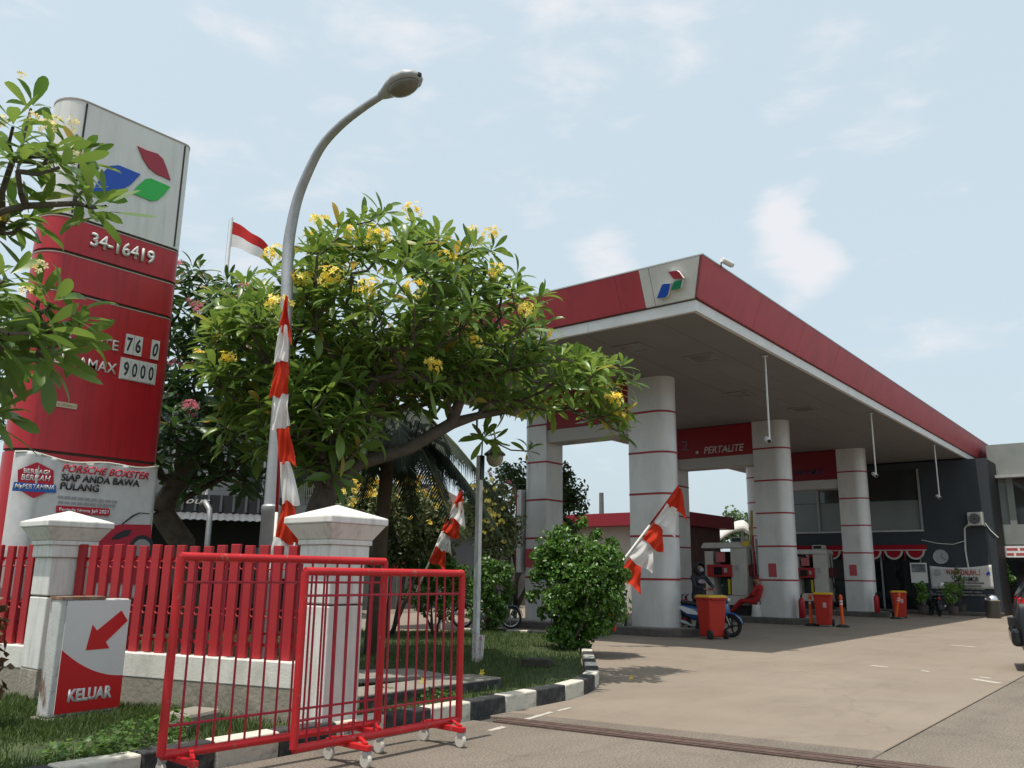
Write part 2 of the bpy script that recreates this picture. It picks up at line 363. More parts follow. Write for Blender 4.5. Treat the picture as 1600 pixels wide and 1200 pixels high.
# lawn island with painted kerb stones
EDGE = [(-9, 5.80), (2.0, 5.80), (6.5, 5.74), (8.3, 5.78), (9.0, 5.93), (9.65, 6.22), (10.3, 6.66), (11.3, 7.36), (13.1, 8.62), (14.5, 9.62), (15.2, 10.25), (15.65, 11.1), (15.6, 12.1), (14.9, 13.4), (13.7, 14.6), (12.4, 15.6), (10, 16.8), (6, 17.8), (-9, 18)]
INNER = [(-9, 5.97), (2.0, 5.97), (6.5, 5.92), (8.3, 5.96), (9.6, 6.42), (10.2, 6.85), (13.0, 8.82), (14.4, 9.82), (15.0, 10.4), (15.45, 11.1), (15.4, 12.1), (14.7, 13.3), (13.5, 14.5), (12.2, 15.4), (10, 16.6), (6, 17.6), (-9, 17.8)]
EARTH = mat('lawn_soil', (.045, .062, .022), .95, .5, 5, dirt=(.10, .085, .05), dirtamt=.5, dscale=(1.3, 1.3, 1.3), bump=.5, bscale=30)
lawn = struct(MB().prism(INNER, -.02, .115).build('lawn', EARTH))
KW = mat('kerb_white', (.56, .53, .45), .85, .12, 7, dirt=(.16, .14, .11), dirtamt=.85, dscale=(7, 7, 9), bump=.35, bscale=25)
KB = mat('kerb_black', (.028, .029, .031), .75, .3, 9, dirt=(.16, .15, .13), dirtamt=.55, dscale=(9, 9, 9), bump=.35, bscale=25)
kerb = struct(thing('kerb', 'x', 'x')); del kerb['category'], kerb['label']
def resample(pts, step):
    pts = [np.array(p, float) for p in pts]; acc = [0]
    for a, b in zip(pts, pts[1:]): acc.append(acc[-1] + np.linalg.norm(b - a))
    n = int(acc[-1] / step); out_ = []
    for i in range(n + 1):
        s = i * step; k = max(j for j in range(len(acc)) if acc[j] <= s + 1e-9); k = min(k, len(pts) - 2)
        out_.append(pts[k] + (pts[k + 1] - pts[k]) * (s - acc[k]) / (acc[k + 1] - acc[k]))
    return out_
STEP = .56
kp = resample([(.42, 5.80)] + EDGE[1:14], STEP)
kmesh = {}
for i, (a, b) in enumerate(zip(kp, kp[1:])):
    m = (KW, KB)[(i % 2)]
    dirv = b - a; L_ = np.linalg.norm(dirv); mid = (a + b) / 2
    if m not in kmesh:
        kmesh[m] = MB().box((-STEP / 2 + .004, 0, -.05), (STEP / 2 - .004, .18, .17)).build('kerb_stone', m, kerb, bevel=.016); o = kmesh[m]
    else: o = inst(kmesh[m], kerb)
    o.location = (mid[0], mid[1], random.uniform(-.006, .004)); o.rotation_euler = (random.uniform(-.015, .015), 0, math.atan2(dirv[1], dirv[0]) + random.uniform(-.012, .012))

# grass: uncountable blades as one object
def inside(pts, poly):
    x, y = pts[:, 0], pts[:, 1]; ins = np.zeros(len(pts), bool); n = len(poly)
    for i in range(n):
        x1, y1 = poly[i]; x2, y2 = poly[(i + 1) % n]
        c = ((y1 > y) != (y2 > y)) & (x < (x2 - x1) * (y - y1) / (y2 - y1 + 1e-12) + x1); ins ^= c
    return ins
def fast_mesh(name, v, f, m, tint=None, parent=None, smooth=False):
    """v (n,3), f (k,3|4) numpy; tint per vertex"""
    me = bpy.data.meshes.new(name); k = f.shape[1]
    me.vertices.add(len(v)); me.vertices.foreach_set('co', v.astype(np.float32).ravel())
    me.loops.add(f.size); me.loops.foreach_set('vertex_index', f.astype(np.int32).ravel())
    me.polygons.add(len(f)); me.polygons.foreach_set('loop_start', np.arange(0, f.size, k, dtype=np.int32))
    me.update(calc_edges=True)
    if tint is not None:
        a = me.attributes.new('tint', 'FLOAT', 'POINT'); a.data.foreach_set('value', tint.astype(np.float32))
    me.materials.append(m)
    if smooth: me.shade_smooth()
    o = bpy.data.objects.new(name, me); COL.objects.link(o)
    if parent: o.parent = parent
    return o
GRASS = leafmat('grass_blade', (.028, .058, .012), (.085, .135, .032), .6, .3)
def grass(n, x0, x1, y0, y1, h0, h1, w, poly, name='grass', seed=1, clump=1.2):
    rg = np.random.default_rng(seed)
    p = np.stack([rg.uniform(x0, x1, n), rg.uniform(y0, y1, n)], 1); p = p[inside(p, poly)]
    den = np.sin(p[:, 0] * 2.1 + 1) * np.sin(p[:, 1] * 2.7) + np.sin(p[:, 0] * .9 + p[:, 1] * 1.3) + rg.normal(0, .6, len(p))
    p = p[den > -clump]; n = len(p)
    h = rg.uniform(h0, h1, n) * (1 + .35 * np.sin(p[:, 0] * 1.7) * np.sin(p[:, 1] * 1.9 + .5)); a = rg.uniform(0, 6.283, n); ln = rg.uniform(.1, .7, n) * h
    la = rg.uniform(0, 6.283, n); ww = w * rg.uniform(.6, 1.4, n)
    base = np.stack([p[:, 0], p[:, 1], np.full(n, .11)], 1)
    side = np.stack([np.cos(a), np.sin(a), np.zeros(n)], 1) * ww[:, None]
    lean = np.stack([np.cos(la) * ln, np.sin(la) * ln, np.zeros(n)], 1)
    up = np.stack([np.zeros(n), np.zeros(n), h], 1)
    v = np.stack([base - side, base + side, base + lean * .35 + up * .6 + side * .7, base + lean * .35 + up * .6 - side * .7, base + lean + up], 1).reshape(-1, 3)
    i = np.arange(n)[:, None] * 5
    f = np.concatenate([i + [0, 1, 2], i + [0, 2, 3], i + [3, 2, 4]])
    o = fast_mesh(name, v, f, GRASS, np.repeat(rg.uniform(0, 1, n), 5))
    o['kind'] = 'stuff'; o['label'] = 'short green lawn grass inside the painted kerb'; o['category'] = 'grass'; return o
grass(90000, 2.0, 15.6, 5.9, 16, .03, .10, .004, INNER, seed=3)
g2 = grass(26000, 2.0, 4.5, 5.95, 9.5, .03, .09, .006, INNER, 'grass', 5, .5); g2['label'] = 'long weedy grass in front of the fence wall'

# leafy weeds at the foot of the fence wall and the exit sign
WEED = leafmat('weed_leaf', (.035, .09, .015), (.10, .19, .035), .5, .3)
def weed(loc, r, h, n, label, seed):
    rg = np.random.default_rng(seed); V = []; F = []; T = []
    for k in range(n):
        a = rg.uniform(0, 6.28); d = r * math.sqrt(rg.uniform(0, 1)); z = h * rg.uniform(.1, 1) * (1 - .5 * (d / r) ** 2)
        c = np.array([d * math.cos(a), d * math.sin(a), z]); L_ = rg.uniform(.03, .065); W_ = L_ * .38
        t = np.array([math.cos(a + rg.normal(0, .9)), math.sin(a + rg.normal(0, .9)), rg.uniform(-.5, .5)]); t /= np.linalg.norm(t)
        s = np.cross(t, rg.normal(0, .4, 3) + [0, 0, 1]); s /= np.linalg.norm(s) + 1e-9
        i = len(V); V += [c, c + t * L_ * .5 + s * W_, c + t * L_, c + t * L_ * .5 - s * W_]; F.append((i, i + 1, i + 2, i + 3)); T += [rg.uniform(0, 1)] * 4
    t_ = thing('weed', label, 'weed', loc, 0, 'weeds along the fence wall')
    o = fast_mesh('leaves', np.array(V), np.array(F), WEED, np.array(T), t_); o['kind'] = 'stuff'
    MB().tube([(0, 0, -.02), (.02, .01, h * .4), (.03, -.02, h * .8)], [.006, .005, .002], 5).build('stem', WEED, t_)
for i, (px, py, r, h, lab) in enumerate([(220, 1165, .28, .22, 'broad patch of leafy weeds below the exit arrow sign'), (180, 1180, .22, .16, 'low leafy weed on the lawn before the exit sign'), (262, 1150, .16, .26, 'tall leafy weed at the foot of the red rolling barrier'),
                                    (120, 1185, .25, .14, 'flat leafy weed near the concrete footing of the exit sign'), (600, 1095, .2, .16, 'leafy weed beside the black painted step'), (680, 1092, .22, .14, 'leafy weed growing between step and kerb')]):
    p = P(px, py, .12); weed((p[0], p[1], .11), r, h, int(900 * r), lab, 40 + i)

# concrete step and loose slab in the lawn
CONC = mat('plain_concrete', (.23, .21, .18), .9, .15, 4, dirt=(.14, .13, .11), dirtamt=.6, dscale=(3, 3, 5), bump=.4, bscale=30)
st = thing('concrete_step', 'low concrete step with black painted riser in the lawn', 'step', (5.72, 6.42, .11), -.02)
MB().box((0, 0, 0), (2.1, .5, .13)).build('tread', CONC, st, bevel=.01)
MB().box((.0, -.008, .004), (2.102, -.001, .112)).build('riser', KB, st)
sl = tag(MB().box((0, 0, 0), (1.75, .62, .05), Matrix.Rotation(.06, 3, 'Y') @ Matrix.Rotation(.05, 3, 'X'), (0, 0, 0)).build('concrete_cover', CONC, bevel=.008), 'tilted loose concrete cover slab lying behind the black step', 'slab')
sl.location = (6.0, 7.0, .27); sl.rotation_euler = (0, 0, .06)
sl2 = tag(MB().box((-.24, -.2, 0), (.24, .2, .12)).build('planter_block', mat('dark_block', (.05, .045, .035), .9, .3, 8, bump=.4), bevel=.02), 'small dark concrete block half hidden in grass by the shrub', 'block'); p = P(840, 1040, .12); sl2.location = (p[0], p[1], .1); sl2.rotation_euler = (0, .05, .5)
# ================================================================== STATION CANOPY
FRED = mat('fascia_red', (.42, .055, .070), .42, .06, 1.2, dirt=(.22, .03, .04), dirtamt=.55, dscale=(2.2, 2.2, .35))
FWHITE = mat('fascia_white', (.62, .61, .57), .5, .05, 2, dirt=(.33, .31, .27), dirtamt=.35, dscale=(2, 2, .7))
SOFF = mat('soffit_panel', (.19, .187, .183), .7, .05, .7, dirt=(.25, .23, .20), dirtamt=.25, dscale=(.3, 1.2, 1))
LBLUE = mat('logo_blue', (.012, .075, .42), .4, .04, 3); LGREEN = mat('logo_green', (.03, .42, .07), .4, .04, 3); LRED = mat('logo_red', (.33, .03, .05), .4, .04, 3)
LGREEN2 = mat('logo_teal_green', (.012, .20, .10), .4, .04, 3)
SIDEW = mat('logo_side_white', (.7, .69, .66), .5, .04, 3)
X0, X1, Y0, Y1, ZC = 14.3, 46.0, 6.9, 16.8, 6.45
ZR0, ZR1, OUT = 6.70, 7.42, .27
cn = thing('station_canopy', 'long flat petrol station canopy with red fascia and grey soffit', 'canopy', (X0, Y0, 0))
def cb(name, mb, m, **k):
    mb.v = [(x - X0, y - Y0, z) for x, y, z in mb.v]; return mb.build(name, m, cn, **k)
cb('roof_deck', MB().box((X0 + .05, Y0 + .05, 6.52), (X1 - .05, Y1 - .05, 7.33)), GREYM)
ny = 11; nx = 5
for i in range(ny):
    for j in range(nx):
        a = Y0 + .10 + (Y1 - Y0 - .2) * i / ny; b = Y0 + .10 + (Y1 - Y0 - .2) * (i + 1) / ny
        c = X0 + .10 + (X1 - X0 - .2) * j / nx; d = X0 + .10 + (X1 - X0 - .2) * (j + 1) / nx
        dz = random.uniform(-.003, .003)
        cb('soffit_panel', MB().box((c + .004, a + .006, ZC + .02 + dz), (d - .004, b - .006, ZC + .06)), SOFF)
# pale edge strips below the fascia (four sides, in lengths)
EDGEW = mat('edge_strip_white', (.66, .66, .64), .45, .05, 2, dirt=(.35, .34, .32), dirtamt=.4, dscale=(2, 2, 3))
for k in range(9):
    a = X0 + (X1 - X0) * k / 9; b = X0 + (X1 - X0) * (k + 1) / 9 - .008
    cb('edge_strip', MB().box((a + (.0 if k else .0), Y0, ZC), (b, Y0 + .09, ZR0 - .03)), EDGEW); cb('edge_strip', MB().box((a, Y1 - .09, ZC), (b, Y1, ZR0 - .03)), EDGEW)
for k in range(4):
    a = Y0 + .092 + (Y1 - Y0 - .184) * k / 4; b = Y0 + .092 + (Y1 - Y0 - .184) * (k + 1) / 4 - .008
    cb('edge_strip', MB().box((X0 + .002, a, ZC), (X0 + .092, b, ZR0 - .03)), EDGEW)
# fascia panels leaning outwards
def fpanel(axis, a, b, m, sgn):
    """axis 'x': runs along X on the side at y; 'y': runs along Y on the front; a0/a1 bottom, b0/b1 top run coordinates"""
    (a0, b0), (a1, b1) = a, b; th = .06
    if axis == 'x':
        yb, yt = (Y0 - .06, Y0 - .06 - OUT) if sgn < 0 else (Y1 + .06, Y1 + .06 + OUT)
        pts = [(a0, yb, ZR0), (b0, yb, ZR0), (b1, yt, ZR1), (a1, yt, ZR1)]; n = (0, -sgn, 0)
    else:
        xb, xt = X0 - .06, X0 - .06 - OUT
        pts = [(xb, a0, ZR0), (xb, b0, ZR0), (xt, b1, ZR1), (xt, a1, ZR1)]; n = (1, 0, 0)
    return cb('fascia_panel', MB().slab3(pts, n, th), m)
xs = [X0 - .06] + [X0 + 2.6 * k for k in range(1, 12)] + [X1]
for k in range(len(xs) - 1):
    l = xs[k] + (.0 if k == 0 else .006); r = xs[k + 1] - .004
    fpanel('x', (l, r), (l - (OUT if k == 0 else 0), r), FRED, -1); fpanel('x', (l, r), (l - (OUT if k == 0 else 0), r), FRED, 1)
yw = onX(1015, 450, 14.0)[1]; yw2 = onX(1003, 450, 14.0)[1]
ys = [(Y0 - .06 + .003, yw, FWHITE), (yw + .012, yw2 + .05, FWHITE), (yw2 + .054, yw2 + .62, FRED)]
y = yw2 + .626
while y < Y1: ys.append((y, min(y + 2.4, Y1 + .06), FRED)); y += 2.406
for k, (a, b, m) in enumerate(ys):
    aa = a - (OUT if k == 0 else 0); bb = b + (OUT if k == len(ys) - 1 else 0)
    fpanel('y', (a, b), (aa, bb), m, -1)
cb('fascia_cap', MB().box((X0 - .34, Y0 - .34, 7.424), (X1, Y1 + .34, 7.45)), GREYM)
# three-piece emblem on the white corner panel
pl0 = np.array([X0 - .06, 0, ZR0]); pn = np.array([-(ZR1 - ZR0), 0, -OUT]); pn = pn / np.linalg.norm(pn)
def zpx(p, s=4.4444, ox=800, oy=380): return (ox + p[0] / s, oy + p[1] / s)
em = thing('canopy_emblem', 'x', 'x'); bpy.data.objects.remove(em)
for m, pl in ((LRED, [(1083, 197), (1143, 190), (1160, 200), (1190, 243), (1130, 250), (1115, 240)]), (LBLUE, [(1040, 292), (1055, 281), (1100, 278), (1085, 355), (1068, 375), (1005, 385)]), (LGREEN2, [(1125, 268), (1140, 261), (1185, 255), (1172, 308), (1160, 318), (1105, 327)])):
    pts = [onP(*zpx(q), pl0 + pn * .10, pn) for q in pl]
    mb = MB().slab3(pts, -pn, .075); pc = cb('emblem_piece', mb, SIDEW)
    pts2 = [p + pn * .004 for p in pts]; mb = MB().slab3(pts2, -pn, .0035); mb.v = [(x - X0, y - Y0, z) for x, y, z in mb.v]
    f = mb.build('emblem_face', m, pc)
# recessed square lamps in the soffit
for px, py in ((990, 545), (1155, 617), (1255, 640), (1100, 560)):
    p = P(px, py, ZC); x, y = p[0], p[1]
    fr = MB()
    for s in ((-.36, -.36, .36, -.28), (-.36, .28, .36, .36), (-.36, -.28, -.28, .28), (.28, -.28, .36, .28)): fr.box((x + s[0], y + s[1], ZC + .004), (x + s[2], y + s[3], ZC + .019))
    lp = cb('soffit_lamp', fr, mat('lamp_frame', (.20, .19, .175), .6)); MBx = MB().box((x - .279, y - .279, ZC + .010), (x + .279, y + .279, ZC + .018)); MBx.v = [(a - X0, b - Y0, c) for a, b, c in MBx.v]; MBx.build('lamp_glass', mat('lamp_glass', (.15, .145, .14), .25, .05), lp)

# cameras hung on rods from the canopy edge, and one on the corner
CAMW = mat('camera_white', (.62, .62, .60), .4, .05)
for k, (p, q, lab) in enumerate([((1203, 555), (1207, 685), 'white camera on a rod above the first orange post and blue scooter'), ((1367, 645), (1375, 740), 'white camera on a rod hanging in front of the third column pair'), ((1465, 695), (1468, 775), 'white camera on a rod hanging before the dark building wall')]):
    a = P(*p, ZC); ze = onX(*q, a[0])[2]
    t = thing('hanging_camera', lab, 'camera', (a[0], a[1] + .12, ZC), 0, 'cameras hanging from canopy rods')
    MB().tube([(0, 0, 0), (0, 0, ze - ZC)], .022, 8).build('rod', CAMW, t)
    MB().lathe([(.07, -.012), (.07, 0), (.03, .004)], n=14).build('flange', CAMW, t)
    b = MB().lathe([(.045, -.16), (.055, -.15), (.055, .12), (.03, .14)], axis='x', n=14).build('camera_body', CAMW, t, loc=(-.08, .02, ze - ZC - .03)); b.rotation_euler = (0, R_(-22), R_(35)); b.data.shade_smooth()
    MB().lathe([(.045, -.175), (.045, -.161)], axis='x', n=14).build('lens', BLACKP, b)
t = thing('corner_camera', 'small white bullet camera on top of the canopy corner', 'camera', (X0 + .42, Y0 - .37, 7.38))
MB().tube([(0, 0, 0), (0, 0, .10), (.06, -.02, .14)], .015, 6).build('bracket', BLACKP, t)
b = MB().lathe([(.05, -.02), (.06, 0), (.06, .26), (.05, .27)], axis='x', n=14).build('camera_body', CAMW, t, loc=(.02, -.02, .16)); b.rotation_euler = (0, R_(10), R_(-20))
MB().lathe([(.045, .271), (.045, .285)], axis='x', n=14).build('lens', BLACKP, b)

# ================================================================== COLUMNS
COLM = mat('column_cladding', (.60, .595, .58), .36, .05, 1.5, metal=.15, dirt=(.26, .25, .24), dirtamt=.35, dscale=(2, 2, .8), spec=.5)
BAND = mat('column_band', (.30, .02, .035), .4, .08, 3)
ISL = mat('island_kerb', (.085, .078, .07), .85, .25, 5, dirt=(.16, .14, .12), dirtamt=.4, dscale=(2, 2, 4), bump=.2)
XA, XB, XC = 18.7, 26.4, 34.1
ISZ = .18
def colplan(w, th, sgn, e=0.0, n=10):
    """local plan: x depth 0..th, y 0..w*sgn; half-round outer end. e grows the outline"""
    r = th / 2 + e; pts = [(-e, -e * sgn if True else 0), ]
    yc = (w - th / 2) * sgn
    pts = [(-e, -e * sgn), (-e, yc)]
    for i in range(1, n): t = math.pi * i / n; pts.append((th / 2 - r * math.cos(t), yc + r * math.sin(t) * sgn))
    pts += [(th + e, yc), (th + e, -e * sgn)]
    return pts
BZ = [1.32 + 1.055 * k for k in range(5)]
def column(x, y, w, th, sgn, label, poster=None):
    t = thing('canopy_column', label, 'column', (x, y, ISZ), 0, 'canopy columns')
    zz = [ISZ] + BZ + [ZC + .015]
    for k in range(len(zz) - 1):
        lo = zz[k] + (.022 if k else 0); hi = zz[k + 1] - (.022 if k < len(zz) - 2 else 0)
        MB().prism(colplan(w, th, sgn), lo - ISZ, hi - ISZ).build('cladding_panel', COLM, t, auto=30)
        if k < len(zz) - 2: MB().prism(colplan(w, th, sgn, .007), zz[k + 1] - .026 - ISZ, zz[k + 1] + .026 - ISZ).build('red_band', BAND, t, auto=30)
    return t
th = .80
column(XA, 11.08, 1.13, th, -1, 'grey round-ended canopy column behind the leaning red and white pennant pole')
column(XA, 13.75, .90, th, 1, 'grey canopy column with a meter box beside the parked motorbike')
column(XB, 10.90, 1.10, th, -1, 'grey round-ended canopy column beside the seated attendant in red')
column(XB, 13.68, .95, th, 1, 'grey canopy column behind the blue scooter, left of the first pump')
column(XC, 10.62, 1.02, th, -1, 'grey round-ended canopy column beside the second fuel pump')
column(XC, 13.62, .95, th, 1, 'grey canopy column hidden behind the column by the attendant')
BEAM = mat('beam_grey', (.46, .45, .43), .5, .05, 2, dirt=(.3, .28, .26), dirtamt=.3, dscale=(2, 2, 1))
SRED = mat('sign_red', (.26, .012, .022), .4, .05, 2); SDARK = mat('sign_red_deep', (.17, .012, .02), .4, .05, 2)
LTXT = mat('letter_silver', (.55, .52, .50), .4, .04); LBLU = mat('letter_navy', (.03, .03, .10), .5, .04)
U_, V_ = (0, -1, 0), (0, 0, 1)
for X, ya, yb, zb, red, lab, items in (
        (XA, 11.084, 13.746, 5.02, SRED, 'header beam with red fuel sign half hidden by the frangipani branch', [('PERTALITE', 905, 957, 656, .20, LTXT)]),
        (XB, 10.904, 13.676, 5.05, SRED, 'header beam with red sign numbered 2 above the first pump', [('2', 1066, 1076, 704, .36, mat('letter_faded', (.24, .13, .15), .5, .04)), ('PERTALITE', 1100, 1163, 709, .23, LTXT)]),
        (XC, 10.624, 13.616, 4.92, SDARK, 'header beam with dark red sign with navy letters above the second pump', [('PERTAMAX', 1241, 1290, 743, .20, LBLU)])):
    t = thing('header_beam', lab, 'beam', (X, ya, zb), 0, 'header beams between column pairs')
    MB().box((.06, 0, 0), (.74, yb - ya, .36)).build('beam', BEAM, t, bevel=.01)
    MB().box((.02, .003, .363), (.78, yb - ya - .003, ZC - zb)).build('sign_box', red, t, bevel=.01)
    for s, a, b, py, h, m in items:
        p = onX(a, py, X + .02); q = onX(b, py, X + .02)
        text('lettering', s, t, (.017, p[1] - ya, p[2] - zb), U_, V_, h, m, .008, shear=.25 if len(s) > 1 else 0, bold=.012, width=abs(q[1] - p[1]))
    if len(items) > 1:
        p = onX(1089, 707, X); MB().lathe([(.055, -.01), (.055, .014)], (0.012, p[1] - ya, p[2] - zb), 14, 'x').build('dot', LTXT, t)
for i, (X, ya, yb, lab) in enumerate([(XA - .55, 9.2, 15.4, 'dark kerbed pump island nearest the lawn shrub'), (XB - .45, 9.15, 15.3, 'dark kerbed pump island under the attendant and first pump'), (XC - .45, 9.05, 15.2, 'dark kerbed pump island under the second pump')]):
    w = 1.75; pts = []
    for c, s in (((X + w / 2, ya + w / 2), 1), ((X + w / 2, yb - w / 2), -1)):
        for k in range(9):
            a = math.pi + math.pi * k / 8 if s > 0 else math.pi * k / 8; pts.append((c[0] + w / 2 * math.cos(a), c[1] + w / 2 * math.sin(a) * 0.8))
    t = thing('pump_island', lab, 'pump island', (0, 0, 0), 0, 'pump islands'); t.location = (X, ya, 0)
    MB().prism([(x - X, y - ya) for x, y in pts], -.02, ISZ).build('kerb_body', ISL, t, bevel=.03)
    cx, cy = X + w / 2, (ya + yb) / 2
    MB().prism([((x - cx) * .86 + cx - X, (y - cy) * .95 + cy - ya) for x, y in pts], ISZ - .01, ISZ + .004).build('top_slab', CONC, t)

# ================================================================== FUEL PUMPS
PW = mat('pump_white', (.50, .48, .44), .45, .06, 4, dirt=(.3, .28, .25), dirtamt=.4, dscale=(3, 3, 2)); PR = mat('pump_red', (.36, .015, .02), .4, .06, 4); PD = mat('pump_maroon', (.10, .012, .018), .5, .1, 5)
SCRN = mat('dark_screen', (.012, .014, .016), .15, .1); DARK = mat('dark_recess', (.022, .02, .02), .7, .2)
YEL = mat('signal_yellow', (.55, .40, .02), .5, .1, 6)
def pump(loc, W, label, tower):
    """local x right as seen from the front (world -Y), y depth (world +X)"""
    t = thing('fuel_pump', label, 'fuel pump', loc, R_(-90), 'fuel pumps')
    D = .75
    MB().box((.05, .05, 0), (W - .05, D - .05, .32)).build('plinth', DARK, t)
    MB().box((0, .0, .322), (W, D, .62)).build('base_cabinet', PW, t, bevel=.015)
    MB().box((.0, .04, .622), (.30, D - .04, 2.06)).build('left_pylon', PW, t, bevel=.02)
    MB().box((W - .56, .0, .622), (W, D, 2.16)).build('right_pylon', PW, t, bevel=.03)
    MB().box((.30, D - .12, .622), (W - .56, D - .06, 2.06)).build('back_panel', DARK, t)
    h = MB(); h.frustum(-.10, -.04, W + .04, D + .04, 2.162, -.02, .02, W - .02, D - .02, 2.34); h.build('hood', PW, t, bevel=.015)
    MB().box((W - .60, .15, 2.342), (W - .18, .6, 2.52)).build('hood_box', PW, t, bevel=.02)
    MB().box((W - .55, .145, 2.37), (W - .23, .149, 2.49)).build('hood_display', SCRN, t)
    dsp = MB().box((.12, -.07, 1.22), (W - .50, .30, 1.62)).build('display_module', PR, t, bevel=.02)
    MB().box((.38, -.085, 1.28), (.66, -.071, 1.54)).build('screen', SCRN, dsp); MB().box((.74, -.082, 1.36), (.84, -.071, 1.50)).build('keypad', GREYM, dsp)
    MB().box((.42, .02, 1.70), (.74, .05, 2.02)).build('price_card', mat('card_pink', (.42, .12, .13), .6, .1), t)
    MB().box((W - .40, -.012, 1.42), (W - .28, -.001, 1.62)).build('label', GREYM, t)
    MB().box((.36, .5, .63), (W - .62, .55, 1.18)).build('inner_window', mat('teal_glass', (.05, .09, .09), .2, .1), t)
    MB().box((W - .70, .05, .66), (W - .62, .3, 1.15)).build('yellow_strip', YEL, t)
    for k in range(2):
        n = MB().box((W + .003, .12 + k * .32, 1.25), (W + .16, .34 + k * .32, 1.62)).build('nozzle_boot', PD, t, bevel=.02)
        MB().tube([(W + .08, .23 + k * .32, 1.28), (W + .14, .20 + k * .32, 1.0), (W + .22, .22 + k * .32, .55), (W + .17, .24 + k * .32, .35), (W + .1, .3 + k * .32, .7), (W + .02, .35 + k * .3, 2.1)], .018, 7).build('hose', RUBBER, t)
        MB().tube([(W + .08, .23 + k * .32, 1.64), (W + .10, .2 + k * .32, 1.50), (W + .12, .17 + k * .32, 1.36)], [.03, .04, .018], 8).build('nozzle', BLACKP, t)
    if tower:
        MB().tube([(W + .22, .1, .02), (W + .22, .1, 1.9), (W + .22, .1, 2.55), (W + .5, .1, 2.55), (W + .5, .1, 1.3), (W + .52, .1, .02)], .035, 8).build('red_hose_mast', PR, t)
        MB().box((W + .28, .12, 1.3), (W + .46, .35, 2.45)).build('mast_cabinet', GREYM, t, bevel=.01)
        MB().tube([(W - .02, .5, 2.2), (W + .03, .5, 2.9), (W + .05, .5, 3.4)], .05, 8).build('yellow_mast', mat('mast_cream', (.5, .36, .13), .6), t)
        MB().box((W - .1, -.05, 2.22), (W + .12, 0, 2.36)).build('yellow_flag_sign', YEL, t)
    return t
pump((XB + .1, 12.85, ISZ), 1.5, 'cream fuel pump with red hose mast beside the seated attendant', True)
pump((XC + .1, 12.75, ISZ), 1.45, 'cream fuel pump between the columns by the building', False)

# notices taped on the columns
NOT = mat('red_notice', (.42, .055, .07), .6, .2, 30, dirt=(.5, .3, .3), dirtamt=.4, dscale=(30, 30, 60))
def notice(px, py, w, h, X, lab):
    p = onX(px, py, X - .009); o = tag(MB().box((-.003, -w / 2, -h / 2), (.003, w / 2, h / 2)).build('notice_sheet', NOT), lab, 'notice', 'red notices on the columns'); o.location = p
notice(1207, 891, .26, .42, XB, 'red printed notice on the column beside the attendant'); notice(1333, 891, .28, .42, XC, 'red printed notice on the column beside the second pump')
notice(1053, 884, .18, .42, XB, 'red printed notice on the column behind the blue scooter'); notice(828, 872, .30, .50, XA, 'orange red notice on the column by the parked motorbike')
# meter box on the near column's side
mt = thing('meter_box', 'tall narrow grey box with red side on the column by the lawn', 'box', (XA + .05, 14.66, 0)); 
for z0, z1 in ((1.45, 2.62), (2.66, 3.75)):
    b = MB().box((0, 0, z0), (.35, .16, z1)).build('cabinet', COLM, mt, bevel=.01); MB().box((-.001, .162, z0 + .02), (.352, .20, z1 - .02)).build('red_edge', BAND, b)

# ================================================================== STATION BUILDING
NAVY = mat('navy_wall', (.030, .037, .045), .6, .10, 1.5, dirt=(.05, .055, .06), dirtamt=.4, dscale=(1, 1, .6))
GREYW = mat('grey_green_wall', (.20, .215, .20), .7, .08, 1.5, dirt=(.12, .13, .12), dirtamt=.5, dscale=(1.5, 1.5, .6))
def glass(name, col, rough=.04):
    m = mat(name, col, rough, .15, .6, spec=.6); return m
GLU = glass('upper_glass', (.035, .039, .038)); GLF = glass('frosted_film_glass', (.17, .195, .185), .25); GLD = glass('dark_glass', (.010, .012, .013))
ALU = mat('aluminium_frame', (.30, .31, .31), .45, .06, 6, metal=.4)
BX = 39.4
bd = thing('station_building', 'dark navy two storey station office with wide upper windows', 'building', (BX, 5.4, 0))
MB().box((0, .75, 2.75), (.30, 3.38, 6.40)).build('wall', NAVY, bd); MB().box((0, .75, 0), (.30, 3.60, 2.75)).build('wall', NAVY, bd)
MB().box((0, 3.38, 2.75), (.30, 9.3, 3.42)).build('spandrel', NAVY, bd); MB().box((0, 3.38, 6.12), (.30, 9.3, 6.40)).build('lintel', NAVY, bd)
MB().box((.302, .752, 0), (9, 9.28, 6.38)).build('inner_mass', DARK, bd)
MB().box((-.05, 3.40, 3.42), (.20, 9.3, 3.49)).build('window_sill', mat('sill_white', (.45, .45, .43), .5), bd)
yy = 3.40
for k, w in enumerate((2.3, 2.1, 1.45)):
    a, b = yy, yy + w; win = MB().box((-.03, a, 3.49), (.16, a + .09, 6.12)).build('window', ALU, bd)
    MB().box((.09, a + .09, 3.49), (.12, b, 4.78)).build('pane', GLF, win); MB().box((.09, a + .09, 4.80), (.12, b, 6.12)).build('pane', GLU, win)
    yy = b
for k, (a, b) in enumerate(((3.62, 5.2), (5.24, 6.8), (6.84, 8.2), (8.24, 9.3))):
    d = MB().box((.05, a, .12), (.10, a + .07, 2.72)).build('shop_window', ALU, bd); MB().box((.09, a + .07, .12), (.115, b, 2.72)).build('pane', GLD, d)
MB().box((-1.1, .7, -.02), (-.003, 9.3, .14)).build('plinth_step', ISL, bd, bevel=.02)
